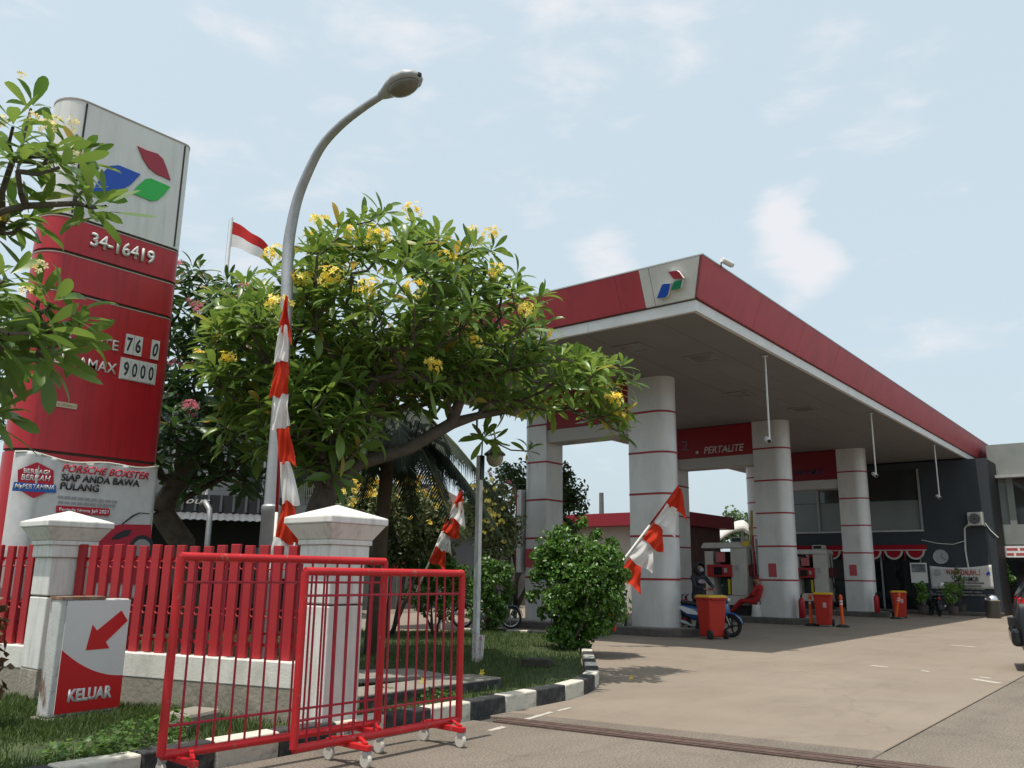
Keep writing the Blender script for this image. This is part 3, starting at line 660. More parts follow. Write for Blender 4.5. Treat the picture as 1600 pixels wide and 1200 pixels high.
# bunting: red strip with half-round swags
bt = thing('bunting', 'red and white bunting of half round swags over the shop front', 'bunting', (BX - .10, 8.75, 2.55))
BR = clothmat('bunting_red', (.38, .012, .025), .2); BWH = clothmat('bunting_white', (.55, .53, .5), .2)
MB().box((-.015, 0, .10), (.015, 5.9, .30)).build('top_strip', BR, bt); MB().box((-.018, 0, .06), (.018, 5.9, .10)).build('white_strip', BWH, bt)
def half(r, r2, n=12): return [(r * math.cos(math.pi + math.pi * k / n), r * math.sin(math.pi + math.pi * k / n)) for k in range(n + 1)] + ([(r2 * math.cos(-math.pi * k / n), r2 * math.sin(-math.pi * k / n)) for k in range(n + 1)] if r2 else [])
for k in range(6):
    y = .45 + k * .88
    s = MB().prism([(y + a, .055 + b) for a, b in half(.30, 0)], -.012, .0, 'x').build('swag', BR, bt)
    MB().prism([(y + a, .055 + b) for a, b in half(.38, .302)], -.016, .002, 'x').build('swag_rim', BWH, s)
    MB().prism([(y + .40, .05), (y + .48, .05), (y + .44, -.42)], -.008, .004, 'x').build('tail', BR, bt)
# right wing
WX = 41.6
wg = thing('office_wing', 'grey green two storey office wing beyond the end of the canopy', 'building', (WX, -14, 0))
y1 = 6.45 + 14; zt = onX(1590, 692, WX)[2]
yc = onX(1577, 800, WX)[1] + 14
MB().box((0, 0, 2.9), (.3, y1, 3.75)).build('wall', GREYW, wg); MB().box((0, 0, 5.85), (.3, y1, zt)).build('parapet', GREYW, wg)
MB().box((-.5, 0, 5.72), (.0, y1, 5.84)).build('eave_sheet', mat('eave_grey', (.33, .33, .32), .6), wg)
MB().box((.302, 0, 0), (8, y1, zt - .1)).build('inner_mass', DARK, wg)
for k in range(6):
    a = yc - 3.2 * k; 
    MB().box((0, a - .25, 3.75), (.3, a, 5.85)).build('pier', GREYW, wg)
    w = MB().box((.05, a - 3.2, 3.75), (.12, a - 3.12, 5.85)).build('window', ALU, wg)
    MB().box((.10, a - 3.12, 3.75), (.13, a - .25, 5.85)).build('pane', GLU, w)
MB().box((0.1, yc, 3.75), (.13, y1, 5.85)).build('pane', GLF, wg)
MB().box((0, 0, 0), (.3, yc - .5, 2.9)).build('ground_wall', NAVY, wg); MB().box((.1, yc - .5, 0), (.25, y1, 2.9)).build('doorway', GLD, wg)
sg = thing('office_sign', 'small white sign board with red lettering over the office door', 'sign', (WX - .12, onX(1588, 862, WX)[1], onX(1588, 862, WX)[2]))
MB().box((0, -1.0, -.24), (.05, .42, .24)).build('board', SIDEW, sg)
SRT = mat('sign_text_red', (.30, .02, .03), .6)
for zz_, ws in ((.04, (.42, .30, .2)), (-.17, (.26, .46, .18))):
    yy_ = .34
    for w_ in ws: MB().box((-.004, yy_ - w_, zz_), (-.001, yy_, zz_ + .11)).build('red_word', mat('smudged_red', (.38, .07, .08), .6, .6, 25), sg); yy_ -= w_ + .08
# clock, banner, air conditioner with pipes
p = onX(1470, 870, BX - .03)
ck = thing('wall_clock', 'round white wall clock on the navy wall', 'clock', p)
MB().lathe([(.27, 0), (.30, -.04), (.28, -.05), (.26, -.03)], axis='x', n=24).build('rim', GREYM, ck); MB().lathe([(.265, -.02), (.265, -.028)], axis='x', n=24).build('dial', SIDEW, ck)
for a, l in ((.6, .16), (2.2, .22)): MB().bar((-.034, 0, 0), (-.034, -math.sin(a) * l, math.cos(a) * l), .018, .006, (1, 0, 0)).build('hand', BLACKP, ck)
a = onX(1452, 884, BX - .05); b = onX(1553, 918, BX - .05)
bn = thing('wall_banner', 'white cloth banner with warning text in red and black tied to the navy wall', 'banner', (BX - .06, a[1], a[2])); w = a[1] - b[1]; h = a[2] - b[2] + .1
BNW = clothmat('banner_cloth', (.56, .55, .52), .05)
MB().grid(lambda i, j: (.012 * math.sin(i * 9 + j * 3) * (.3 + j), -i * w, -j * h - .10 * math.sin(i * math.pi) * (1 - j) + .05 * i), 24, 8).build('cloth', BNW, bn, solid=.006, smooth=True)
BT = mat('banner_black', (.03, .03, .03), .7); BRD = mat('banner_red', (.36, .04, .05), .7)
text('red_heading', 'WASPADALAH...!', bn, (-.03, -.62, -.36), U_, V_, .22, BRD, .004, bold=.02, width=w * .55)
text('black_heading', 'CURANMOR', bn, (-.03, -.9, -.62), U_, V_, .18, BT, .004, bold=.02, width=w * .40)
for k in range(5): MB().box((-.030, -w * (.86 - .05 * (k % 2)), -.72 - k * .12), (-.027, -.5 + .1 * k, -.70 - k * .12 + .04)).build('text_line', mat('blurred_print', (.16, .155, .15), .8, .9, 9), bn)
MB().lathe([(.14, -.03), (.14, -.027)], (0, -.3, -.28), 16, 'x').build('emblem', GREYM, bn)
MB().prism([(-w + .22, -.3), (-w + .1, -.2), (-w + .06, -.3), (-w + .18, -.4)], -.030, -.027, 'x').build('blue_mark', LBLUE, bn)
p = onX(1527, 812, BX)
ac = thing('air_conditioner', 'white air conditioner outdoor unit on bracket on the navy wall', 'air conditioner', (BX, p[1], p[2] - .25))
MB().box((-.36, -.26, 0), (-.02, .30, .54)).build('casing', mat('ac_cream', (.42, .42, .39), .5), ac, bevel=.02)
gr = MB().lathe([(.22, -.425), (.22, -.435)], (.06, .04, .27), 20, 'x').build('fan_grille', DARK, ac)
for k in range(3): MB().torus(.07 + .06 * k, .008, (-.38, .04, .27), 'x', 20, 5).build('grille_ring', GREYM, ac)
MB().bar((-.42, -.3, -.02), (0, -.3, -.02), .03).build('bracket', GREYM, ac); MB().bar((-.42, .3, -.02), (0, .3, -.02), .03).build('bracket', GREYM, ac)
PIPE = mat('pipe_wrap', (.5, .5, .47), .7)
MB().tube([(-.05, .32, .1), (-.05, .50, -.1), (-.04, .56, -1.0), (-.04, .5, -2.0)], .035, 7).build('pipe', PIPE, ac)
MB().tube([(-.05, .5, -.6), (-.05, 1.0, -.75), (-.05, 1.6, -.7), (-.05, 2.2, -.55)], .02, 6).build('cable', PIPE, ac)
MB().tube([(-.05, -.28, .1), (-.05, -.45, -.2), (-.04, -.7, -.5)], .02, 6).build('cable', PIPE, ac)
# poster beside banner
p = onX(1436, 895, BX - .02); ps = thing('wall_poster', 'small pale photo poster on the wall beside the banner', 'poster', p); MB().box((-.02, -.33, -.42), (0, .33, .42)).build('board', SIDEW, ps); MB().box((-.024, -.28, .02), (-.021, .28, .36)).build('picture', mat('poster_picture', (.18, .19, .2), .6, .8, 4), ps)
# ================================================================== PRICE TOTEM
TY = 10.3; TX0, TX1, TT = 4.06, 5.42, .60
TRED = mat('totem_red', (.42, .014, .022), .38, .08, 1.5, dirt=(.11, .008, .012), dirtamt=.55, dscale=(9, 9, .7), coat=.15)
TWHITE = mat('totem_white', (.66, .66, .63), .45, .05, 2, dirt=(.36, .34, .29), dirtamt=.45, dscale=(7, 7, .6))
TGROOVE = mat('totem_groove', (.05, .035, .03), .7, .2)
TTRIM = mat('totem_trim', (.36, .30, .24), .5, .15, 6)
tt = thing('price_totem', 'tall rounded white and red fuel price totem with three part emblem', 'sign', (TX0, TY, 0))
TW = TX1 - TX0
def stad(e=0.0, n=12):
    r = TT / 2; pts = []
    for k in range(n + 1): a = math.pi / 2 + math.pi * k / n; pts.append((-0.0 + (.25 + e) * math.cos(a), r + (r + e) * math.sin(a)))
    for k in range(n + 1): a = -math.pi / 2 + math.pi * k / n; pts.append((TW + (.17 + e) * math.cos(a), r + (r + e) * math.sin(a)))
    return pts
ZT = [0.0, 2.73, 4.70, 5.19, 5.66, 7.24]
names = ['foot_panel', 'price_panel', 'red_panel', 'number_panel', 'logo_panel']; ms = [TRED, TRED, TRED, TRED, TWHITE]
panels = {}
for k in range(5):
    panels[names[k]] = MB().prism(stad(), ZT[k] + .018, ZT[k + 1] - .018).build(names[k], ms[k], tt, auto=30)
    if k < 4: MB().prism(stad(-.02), ZT[k + 1] - .019, ZT[k + 1] + .019).build('groove', TGROOVE, tt); 
    if 0 < k < 4: MB().prism(stad(.004), ZT[k + 1] - .030, ZT[k + 1] - .016).build('trim', TTRIM, tt, auto=30)
for x in (0, TW): MB().box((x - .012, -.004, 5.70), (x + .012, .002, 7.21)).build('seam', TGROOVE, panels['logo_panel'])
MB().prism(stad(.006), 7.223, 7.245).build('top_rim', TTRIM, tt)
def tp(px, py, off=0.0): p = onY(px, py, TY - off); return (p[0] - TX0, p[2])
for m, pl in ((LRED, [(215.5, 228), (228, 234), (246.7, 240), (255, 248), (261, 263), (267, 281.7), (258, 277), (245, 271.7), (233, 262), (224, 248)]),
              (LBLUE, [(163, 268), (172, 259), (186, 258), (220, 272), (205, 288), (193, 295), (180, 299), (143, 302)]),
              (LGREEN, [(206, 301), (218, 288), (228, 279.5), (236, 278.5), (266.7, 291.7), (256, 305), (247, 312.7), (237, 314)])):
    MB().prism([tp(*q, .02) for q in pl], -.018, -.003, 'y').build('emblem_piece', m, panels['logo_panel'])
UX, VZ = (1, 0, 0), (0, 0, 1)
LNUM = mat('letter_white', (.60, .58, .54), .45, .05)
def ttext(name, s, pa, pb, h, m, par, ext=.012, bold=.02, shear=0.0, off=0.003):
    a = tp(*pa); b = tp(*pb); return text(name, s, par, (a[0], -off, (a[1] + b[1]) / 2), UX, VZ, h, m, ext, bold=bold, width=b[0] - a[0], shear=shear)
ttext('lettering', '34-16419', (140, 383), (239, 414), .17, LNUM, panels['number_panel'], .03)
ppn = panels['price_panel']
TILE = mat('price_tile', (.56, .56, .53), .5, .08, 9); TBL = mat('digit_black', (.02, .02, .02), .5)
for (pa, pb, digs) in (((195, 530), (247, 555), '76_0'), ((190, 568), (240, 592), '9000')):
    a = tp(*pa); b = tp(*pb); w = (b[0] - a[0]) / 4; z = (a[1] + b[1]) / 2
    MB().box((a[0] - .02, -.012, z - .14), (b[0] + .02, -.001, z + .14)).build('price_rail', TILE if digs == '9000' else TRED, ppn)
    for i, d in enumerate(digs):
        if d == '_': continue
        tl = MB().box((a[0] + w * i + .004, -.022, z - .13), (a[0] + w * (i + 1) - .004, -.013, z + .13)).build('price_tile', TILE, ppn)
        text('digit', d, tl, (a[0] + w * i + .022, -.0235, z - .085), UX, VZ, .17, TBL, .003, bold=.02, width=w - .044, shear=.2 if (d == '0' and digs[2] == '_') else 0)
for s, px, py in (('PERTALITE', 187, 541), ('PERTAMAX', 184, 577)):
    b = tp(px, py); text('lettering', s, ppn, (b[0] - .86, -.004, b[1] - .07), UX, VZ, .13, LNUM, .012, bold=.01, width=.84)
a = tp(83, 626); b = tp(119, 640)
pq = MB().box((a[0], -.014, b[1]), (b[0], -.001, a[1])).build('plaque', mat('plaque_cream', (.50, .44, .32), .5, .1), ppn); MB().box((a[0] + .05, -.017, b[1] + .02), (b[0] - .02, -.0145, a[1] - .02)).build('plaque_text', mat('plaque_print', (.42, .33, .20), .6, .5, 30), pq)

# printed banner tied round the foot of the totem
bx0, bx1, bz1, bz0 = -.30, TW + .12, 2.70, 1.05
vb = thing('totem_banner', 'white vinyl banner with red car picture tied round the foot of the totem', 'banner', (TX0, TY - .05, 0))
VIN = clothmat('vinyl_white', (.60, .60, .60), .05); 
def rip(x, z): return .006 * math.sin(7 * x + 4 * z) + .012 * max(0, (z - 2.35)) * math.sin(22 * x - 9 * z) * 3 + .02 * max(0, x - TW) * math.sin(18 * z)
def wrap(x):
    if x < 0: return .25 * math.sin(x / .25 * .9), TT / 2 * (1 - math.cos(x / .25 * .9)) - .02
    if x > TW: return TW + .17 * math.sin((x - TW) / .17 * .9), TT / 2 * (1 - math.cos((x - TW) / .17 * .9)) - .02 * min(1, (x - TW) * 10)
    return x, 0
def vfn(i, j):
    x = bx0 + (bx1 - bx0) * i; zt = bz1 - .05 * math.sin(i * math.pi) + .02 * math.sin(i * 13); z = bz0 + (zt - bz0) * j; wx, wy = wrap(x)
    return (wx, wy - .012 + rip(x, z), z)
MB().grid(vfn, 60, 40).build('vinyl_sheet', VIN, vb, smooth=True, solid=.003)
MB().tube([(wrap(bx0 + (bx1 - bx0) * k / 16)[0], wrap(bx0 + (bx1 - bx0) * k / 16)[1] - .016, bz1 - .05 * math.sin(k / 16 * math.pi) + .02 * math.sin(k / 16 * 13) - .006) for k in range(17)], .012, 6).build('top_hem', mat('hem_cream', (.62, .6, .52), .6), vb)
YB = -.030
def bp(px, py): p = onY(px, py, TY - .08); return (p[0] - TX0, p[2])
def bq(z, s=5.926): return (z[0] / s, 690 + z[1] / s)       # zoom pixels of the banner close-up
VR = mat('vinyl_red', (.45, .015, .04), .5, .04); VB = mat('vinyl_blue', (.02, .11, .42), .5, .04); VK = mat('vinyl_black', (.025, .025, .03), .5); VW = mat('vinyl_print_white', (.62, .62, .62), .5); VG = mat('vinyl_grey', (.30, .30, .31), .5)
hx = MB().prism([bp(*bq(q)) for q in [(345, 190), (497, 268), (497, 440), (310, 525), (165, 440), (165, 262)]], YB - .001, YB + .002, 'y').build('hexagon', VR, vb)
rb_ = MB().prism([bp(*bq(q)) for q in [(130, 372), (515, 405), (520, 475), (110, 455)]], YB - .004, YB - .001, 'y').build('blue_ribbon', VB, vb)
def btext(nm, s, za, zb, h, m, par=vb, off=.004, bold=.02, shear=0.0):
    a = bp(*bq(za)); b = bp(*bq(zb)); d = (b[1] - a[1]) / (b[0] - a[0])
    return text(nm, s, par, (a[0], YB - off, a[1]), (1, 0, d), VZ, h, m, .002, bold=bold, width=b[0] - a[0], shear=shear)
btext('print_line', 'BERBAGI', (215, 288), (455, 305), .048, VW, hx, .004); btext('print_line', 'BERKAH', (190, 352), (462, 366), .06, VW, hx, .004, shear=.15)
btext('print_line', 'MyPERTAMINA', (130, 430), (500, 447), .05, VW, rb_, .008, shear=.2)
btext('print_line', 'PORSCHE BOXSTER', (572, 275), (1372, 350), .085, VR, shear=.25, bold=.024); btext('print_line', 'SIAP ANDA BAWA', (562, 358), (1288, 415), .08, VK, bold=.035); btext('print_line', 'PULANG', (553, 438), (912, 466), .08, VK, bold=.035)
for k, (a, b) in enumerate((((540, 490), (1100, 540)), ((540, 540), (1080, 578)))):
    for j in range(9):
        p = bp(*bq((a[0] + (b[0] - a[0]) * j / 9, a[1] + (b[1] - a[1]) * j / 9))); q = bp(*bq((a[0] + (b[0] - a[0]) * (j + .8) / 9, a[1] + (b[1] - a[1]) * (j + .8) / 9)))
        MB().box((p[0], YB - .002, p[1] - .04), (q[0], YB, p[1] - .012)).build('fine_print', VG, vb)
pl = MB().prism([bp(*bq(q)) for q in [(530, 590), (1005, 620), (1018, 630), (1018, 675), (1005, 688), (530, 662), (520, 650), (520, 600)]], YB - .001, YB + .002, 'y').build('red_pill', VR, vb)
btext('print_line', 'Periode hingga Juli 2021', (545, 642), (1000, 668), .038, VW, pl, .004)
# printed red sports car
cp = MB().prism([bp(*bq(q)) for q in [(1400, 770), (1130, 765), (980, 790), (880, 870), (830, 940), (800, 1040), (810, 1300), (1400, 1330)]], YB - .001, YB + .002, 'y').build('car_print', VR, vb)
MB().prism([bp(*bq(q)) for q in [(1225, 815), (1190, 870), (1080, 908), (1020, 905), (1085, 850), (1150, 820)]], YB - .005, YB - .001, 'y').build('headlamp_print', VK, cp)
MB().prism([bp(*bq(q)) for q in [(1120, 765), (1230, 680), (1290, 655), (1385, 665), (1385, 672), (1295, 664), (1240, 690), (1140, 765)]], YB - .005, YB - .001, 'y').build('windscreen_print', VK, cp)
c0 = bp(*bq((1310, 985))); MB().lathe([(.16, YB - .005), (.16, YB - .001)], (c0[0], 0, c0[1]), 24, 'y').build('wheel_print', VK, cp); MB().lathe([(.11, YB - .008), (.11, YB - .005)], (c0[0], 0, c0[1]), 24, 'y').build('rim_print', VG, cp)

# ================================================================== GATE PILLARS AND PICKET FENCE
PILW = mat('pillar_white', (.66, .655, .62), .7, .06, 5, dirt=(.24, .23, .20), dirtamt=.55, dscale=(10, 10, .9), bump=.12, bscale=30)
def pillar(loc, k, label, stained=False):
    t = thing('gate_pillar', label, 'pillar', loc, R_(0), 'white gate pillars')
    s = .23
    if stained: MB().box((-s, -s, 0), (s, s, .30)).build('bare_foot', mat('bare_render', (.26, .235, .19), .9, .2, 8, dirt=(.5, .48, .42), dirtamt=.8, dscale=(5, 5, 5), bump=.4), t, bevel=.01); z0 = .302
    else: z0 = 0
    MB().box((-s, -s, z0), (s, s, 1.00)).build('lower_shaft', PILW, t, bevel=.012)
    MB().box((-s + .012, -s + .012, 1.0), (s - .012, s - .012, 1.015)).build('joint', TGROOVE, t)
    MB().box((-s, -s, 1.015), (s, s, 1.395)).build('upper_shaft', PILW, t, bevel=.012)
    MB().box((-s - .03, -s - .03, 1.396), (s + .03, s + .03, 1.52)).build('neck_moulding', PILW, t, bevel=.012)
    e = s + .05; f = s + .15
    MB().box((-e, -e, 1.521), (e, e, 1.565)).build('fillet', PILW, t, bevel=.008)
    c = MB(); c.frustum(-e, -e, e, e, 1.566, -f, -f, f, f, 1.70); c.build('cove', PILW, t, bevel=.01)
    MB().box((-f - .015, -f - .015, 1.701), (f + .015, f + .015, 1.765)).build('cornice', PILW, t, bevel=.012)
    g_ = f + .005
    MB().add([(-g_, -g_, 1.766), (g_, -g_, 1.766), (g_, g_, 1.766), (-g_, g_, 1.766), (0, 0, 1.885)], [(0, 1, 4), (1, 2, 4), (2, 3, 4), (3, 0, 4), (3, 2, 1, 0)]).build('pyramid_cap', PILW, t)
    t.scale = (k, k, 1); return t
P2 = np.array([4.98, 6.02]); P1 = np.array([4.04, 9.26])
pillar((P2[0], P2[1], .11), .84, 'white gate pillar with pyramid cap behind the two red barriers'); pillar((P1[0], P1[1], .11), .86, 'white gate pillar with stained bare foot behind the exit sign', True)
WALLG = mat('wall_bare', (.27, .245, .20), .9, .12, 4, dirt=(.13, .12, .10), dirtamt=.7, dscale=(3, 3, 4), bump=.4, bscale=20)
WALLW = mat('wall_whitewash', (.64, .63, .58), .8, .08, 5, dirt=(.30, .28, .22), dirtamt=.6, dscale=(5, 5, 2), bump=.15)
RING = mat('ring_red', (.34, .02, .025), .45, .1, 5)
def fence(A, B, label, wlabel):
    A = np.array(A, float); B = np.array(B, float); d = B - A; L_ = np.linalg.norm(d); a = math.atan2(d[1], d[0])
    w = thing('fence_wall', wlabel, 'wall', (A[0], A[1], .1), a, 'low walls under the red fence')
    MB().box((0, -.10, 0), (L_, .10, .295)).build('bare_course', WALLG, w, bevel=.006); MB().box((0, -.105, .296), (L_, .105, .515)).build('whitewashed_course', WALLW, w, bevel=.008)
    f = thing('picket_fence', label, 'fence', (A[0], A[1], .616), a, 'red picket fence bays')
    n = int(L_ / .162); pk = None; rg_ = None
    MB().bar((0, -.035, .12), (L_, -.035, .12), .03, .03).build('rail', RED, f); MB().bar((0, -.035, .88), (L_, -.035, .88), .03, .03).build('rail', RED, f)
    MB().bar((0, -.035, .20 - .3 + .32), (L_, -.035, .22), .02, .02).build('rail', RED, f)
    for i in range(n):
        x = (i + .5) * L_ / n; dz = random.uniform(-.012, .01)
        if pk is None: pk = MB().box((-.05, -.018, 0), (.05, .022, 1.02)).build('picket', RED, f, bevel=.006); o = pk
        else: o = inst(pk, f)
        o.location = (x, 0, dz); o.rotation_euler = (0, random.uniform(-.012, .012), random.uniform(-.05, .05))
        if i < n - 1:
            for z in (.40, .83):
                if rg_ is None: rg_ = MB().torus(.034, .007, (0, 0, 0), 'y', 16, 6).build('ring', RING, f); r = rg_
                else: r = inst(rg_, f)
                r.location = (x + .5 * L_ / n, 0, z)
u = (P1 - P2) / np.linalg.norm(P1 - P2)
fence(P2 + u * .20, P1 - u * .20, 'red picket fence bay between the two white pillars', 'low half whitewashed wall between the two white pillars')
fence(P1 + u * .20, P1 + u * 3.4, 'red picket fence bay running off past the pillar behind the exit sign', 'low half whitewashed wall past the pillar behind the exit sign')
# flat concrete shelf before the wall
cs = tag(MB().box((-.2, -.15, 0), (.2, .15, .15)).build('concrete_plinth', CONC, bevel=.03), 'small rough concrete plinth at the foot of the fence wall', 'plinth'); p = P(290, 1140, .12); cs.location = (p[0] + .1, p[1] + .1, .1); cs.rotation_euler = (0, 0, .3)

# ================================================================== EXIT SIGN
ks = thing('exit_sign', 'white and red exit sign box with arrow reading KELUAR', 'sign', (3.42, 7.75, .15), R_(3))
CASE = mat('rusted_white_case', (.52, .53, .52), .6, .1, 6, dirt=(.17, .08, .04), dirtamt=.95, dscale=(9, 9, 3), dpos=(.52, .64), bump=.2)
W_, H_ = .63, 1.0
MB().box((-.04, -.02, -.18), (W_ + .1, .26, .0)).build('concrete_footing', CONC, ks, bevel=.02)
MB().box((0, .012, .003), (W_, .20, H_ - .02)).build('case', CASE, ks, bevel=.01)
MB().box((-.006, -.004, H_ - .02), (W_ * .62, .205, H_ + .005)).build('top_flange', mat('rust_edge', (.22, .12, .07), .8, .4, 12, dirt=(.45, .44, .42), dirtamt=.7, dscale=(9, 9, 9)), ks)
KWH = mat('sign_face_white', (.62, .63, .64), .35, .03, 3); KRD = mat('sign_face_red', (.52, .012, .016), .35, .03, 3)
fc = MB().box((.05, -.002, .03), (W_ + .005, .011, H_ - .03)).build('face', KWH, ks)
fx0, fx1, fz0, fz1 = .05, W_ + .005, .03, H_ - .03
def kz(q):   # zoom pixel of the sign face -> face coordinates
    u_ = (q[0] - (270 + (980 - q[1]) * .055)) / 275.0; v_ = 1 - (q[1] - (478 - u_ * 18)) / (500 - u_ * 27)
    return (fx0 + u_ * (fx1 - fx0), fz0 + v_ * (fz1 - fz0))
arc = []
for k in range(15):
    s = k / 14; arc.append((fx0 + s * (fx1 - fx0), fz0 + (.56 - .53 * s + .26 * s * s) * (fz1 - fz0) * 1.0))
MB().prism(arc + [(fx1, fz0), (fx0, fz0)], -.0055, -.0025, 'y').build('red_field', KRD, fc)
def fq(u_, v_): return (fx0 + u_ * (fx1 - fx0), fz0 + v_ * (fz1 - fz0))
MB().prism([fq(*q) for q in [(.36, .545), (.42, .775), (.50, .72), (.86, .90), (.98, .80), (.66, .61), (.73, .55)]], -.0055, -.0025, 'y').build('arrow', KRD, fc)
text('lettering', 'KELUAR', fc, (*[fq(.17, .10)[0], -.006], fq(.17, .10)[1]), UX, VZ, .095, KWH, .003, bold=.045, width=.68 * (fx1 - fx0))

# ================================================================== ROLLING BARRIER GATES
GRED = mat('gate_red', (.46, .014, .018), .42, .16, 3, dirt=(.24, .14, .10), dirtamt=.85, dscale=(16, 16, 10), dpos=(.61, .66), bump=.06, bscale=70)
GRED2 = mat('gate_bar_red', (.34, .012, .03), .4, .12, 7)
WHEELC = mat('castor_pale', (.50, .48, .43), .6, .15, 9)
def barrier(A, B, z0, z1, nb, label, legs, group):
    A = np.array(A, float); B = np.array(B, float); d = B - A; L_ = np.linalg.norm(d); a = math.atan2(d[1], d[0])
    t = thing('rolling_barrier', label, 'barrier', (A[0], A[1], 0), a, group); r = .030
    MB().tube([(0, 0, z0), (0, 0, z1)], r, 12).build('end_post', GRED, t, auto=40); MB().tube([(L_, 0, z0), (L_, 0, z1)], r, 12).build('end_post', GRED, t, auto=40)
    MB().tube([(-.0, 0, z1), (L_, 0, z1)], r * 1.02, 12).build('top_rail', GRED, t, auto=40); MB().tube([(0, 0, z0), (L_, 0, z0)], r * 1.02, 12).build('bottom_rail', GRED, t, auto=40)
    for zz_ in (z1 - .175, z0 + .185): MB().tube([(r * .8, .0, zz_), (L_ - r * .8, 0, zz_)], .0095, 8).build('thin_rail', GRED2, t)
    bar0 = None
    for i in range(nb):
        x = L_ * (i + 1) / (nb + 1)
        if bar0 is None: bar0 = MB().tube([(0, 0, z0 + r * .8), (0, 0, z1 - r * .8)], .0085, 8).build('upright_bar', GRED2, t); o = bar0
        else: o = inst(bar0, t)
        o.location = (x, .0, 0); o.rotation_euler = (random.uniform(-.004, .004), random.uniform(-.005, .005), 0)
    for x in legs:
        lg = MB().bar((x, -.24, z0 - .035), (x, .24, z0 - .035), .05, .04).build('foot_bar', GRED, t, bevel=.005)
        MB().bar((x, -.20, z0 - .012), (x + .09, 0, z0 + .01), .028, .02).build('brace', GRED, t); MB().bar((x, .20, z0 - .012), (x + .09, 0, z0 + .01), .028, .02).build('brace', GRED, t)
        for y in (-.21, .21):
            c = MB().box((x - .022, y - .025, z0 - .085), (x + .022, y + .03, z0 - .056)).build('castor_fork', STEEL, t)
            MB().lathe([(.03, -.016), (.048, -.016), (.055, -.010), (.055, .010), (.048, .016), (.03, .016)], (x, y + .01, .055), 18, 'x').build('wheel', WHEELC, c)
    return t
barrier((3.20, 5.52), (5.04, 5.42), .19, 1.49, 14, 'red tubular rolling barrier parked behind, close to the fence', (.12, 1.70), 'red rolling barriers')
barrier((3.97, 5.12), (5.68, 5.10), .175, 1.40, 15, 'red tubular rolling barrier parked in front, with pale castors', (.50, 1.52), 'red rolling barriers')

# ================================================================== STREET LAMP
LX = 5.55
lp = [onX(408, 1085, LX), onX(445, 440, LX)]
bx_, by_ = LX, (lp[0][1] + lp[1][1]) / 2
sl_ = thing('street_lamp', 'galvanised street lamp with swan neck arm and cobra head', 'street lamp', (bx_, by_, .1))
def sp(px, py): p = onX(px, py, LX); return (0, p[1] - by_, p[2] - .1)
ctrl = [(0, 0, 0), (0, 0, 1.5), (0, 0, 3.0), (0, 0, 4.2)] + [sp(*q) for q in [(450, 395), (456, 350), (466, 308), (482, 268), (503, 228), (532, 196), (565, 170), (597, 149)]]
def catmull(pts, rad, k=5):
    P_ = [Vector(p) for p in pts]; o_, r_ = [], []
    for i in range(len(P_) - 1):
        a, b, c, d = P_[max(i - 1, 0)], P_[i], P_[i + 1], P_[min(i + 2, len(P_) - 1)]
        for j in range(k):
            t = j / k; o_.append(.5 * ((2 * b) + (c - a) * t + (2 * a - 5 * b + 4 * c - d) * t * t + (3 * b - a - 3 * c + d) * t ** 3)); r_.append(rad[i] + (rad[i + 1] - rad[i]) * t)
    return o_ + [P_[-1]], r_ + [rad[-1]]
MB().tube(*catmull(ctrl, [.088, .084, .078, .072, .068, .064, .06, .056, .052, .048, .044, .040]), 16).build('pole', STEEL, sl_, smooth=True)
MB().lathe([(.105, .0), (.100, 1.92), (.108, 1.93), (.108, 1.99), (.085, 2.01)], n=16).build('base_sleeve', STEEL, sl_, auto=40)
a = Vector(sp(595, 150)); b = Vector(sp(655, 117)); dirh = (b - a).normalized(); ang = math.atan2(-dirh.y, dirh.z)
LHEAD = mat('lamp_head_grey', (.34, .35, .35), .45, .08, 8); LENS = mat('lamp_lens', (.16, .15, .12), .25, .2, 9)
Lh = (b - a).length
hd = MB(); rings = []
for s, w, h0_, h1_ in ((0, .05, -.04, .05), (.12, .075, -.055, .07), (.3, .12, -.06, .10), (.55, .165, -.06, .12), (.8, .15, -.05, .10), (.95, .09, -.03, .06), (1.0, .03, -.01, .02)):
    rings.append([(w * math.cos(2 * math.pi * k / 16), s * Lh, (h1_ if math.sin(2 * math.pi * k / 16) > 0 else -h0_) * math.sin(2 * math.pi * k / 16)) for k in range(16)])
ho = hd.loft(rings).build('lamp_head', LHEAD, sl_, smooth=True)
vx = Vector((1, 0, 0)); vy = dirh; vz = vx.cross(vy)
if vz.z < 0: vx = -vx; vz = vx.cross(vy)
ho.matrix_local = Matrix(((vx.x, vy.x, vz.x, a.x), (vx.y, vy.y, vz.y, a.y), (vx.z, vy.z, vz.z, a.z), (0, 0, 0, 1)))
ln = MB(); rings = []
for s, r in ((.0, .13), (.03, .125), (.06, .10), (.085, .06), (.095, .02)): rings.append([(r * math.cos(2 * math.pi * k / 18), .60 * Lh + r * 1.6 * math.sin(2 * math.pi * k / 18), -.035 - s) for k in range(18)])
ln.loft(rings).build('lens', LENS, ho, smooth=True)
MB().box((-.02, .985 * Lh, -.015), (.02, 1.03 * Lh, .02)).build('latch', BLACKP, ho)

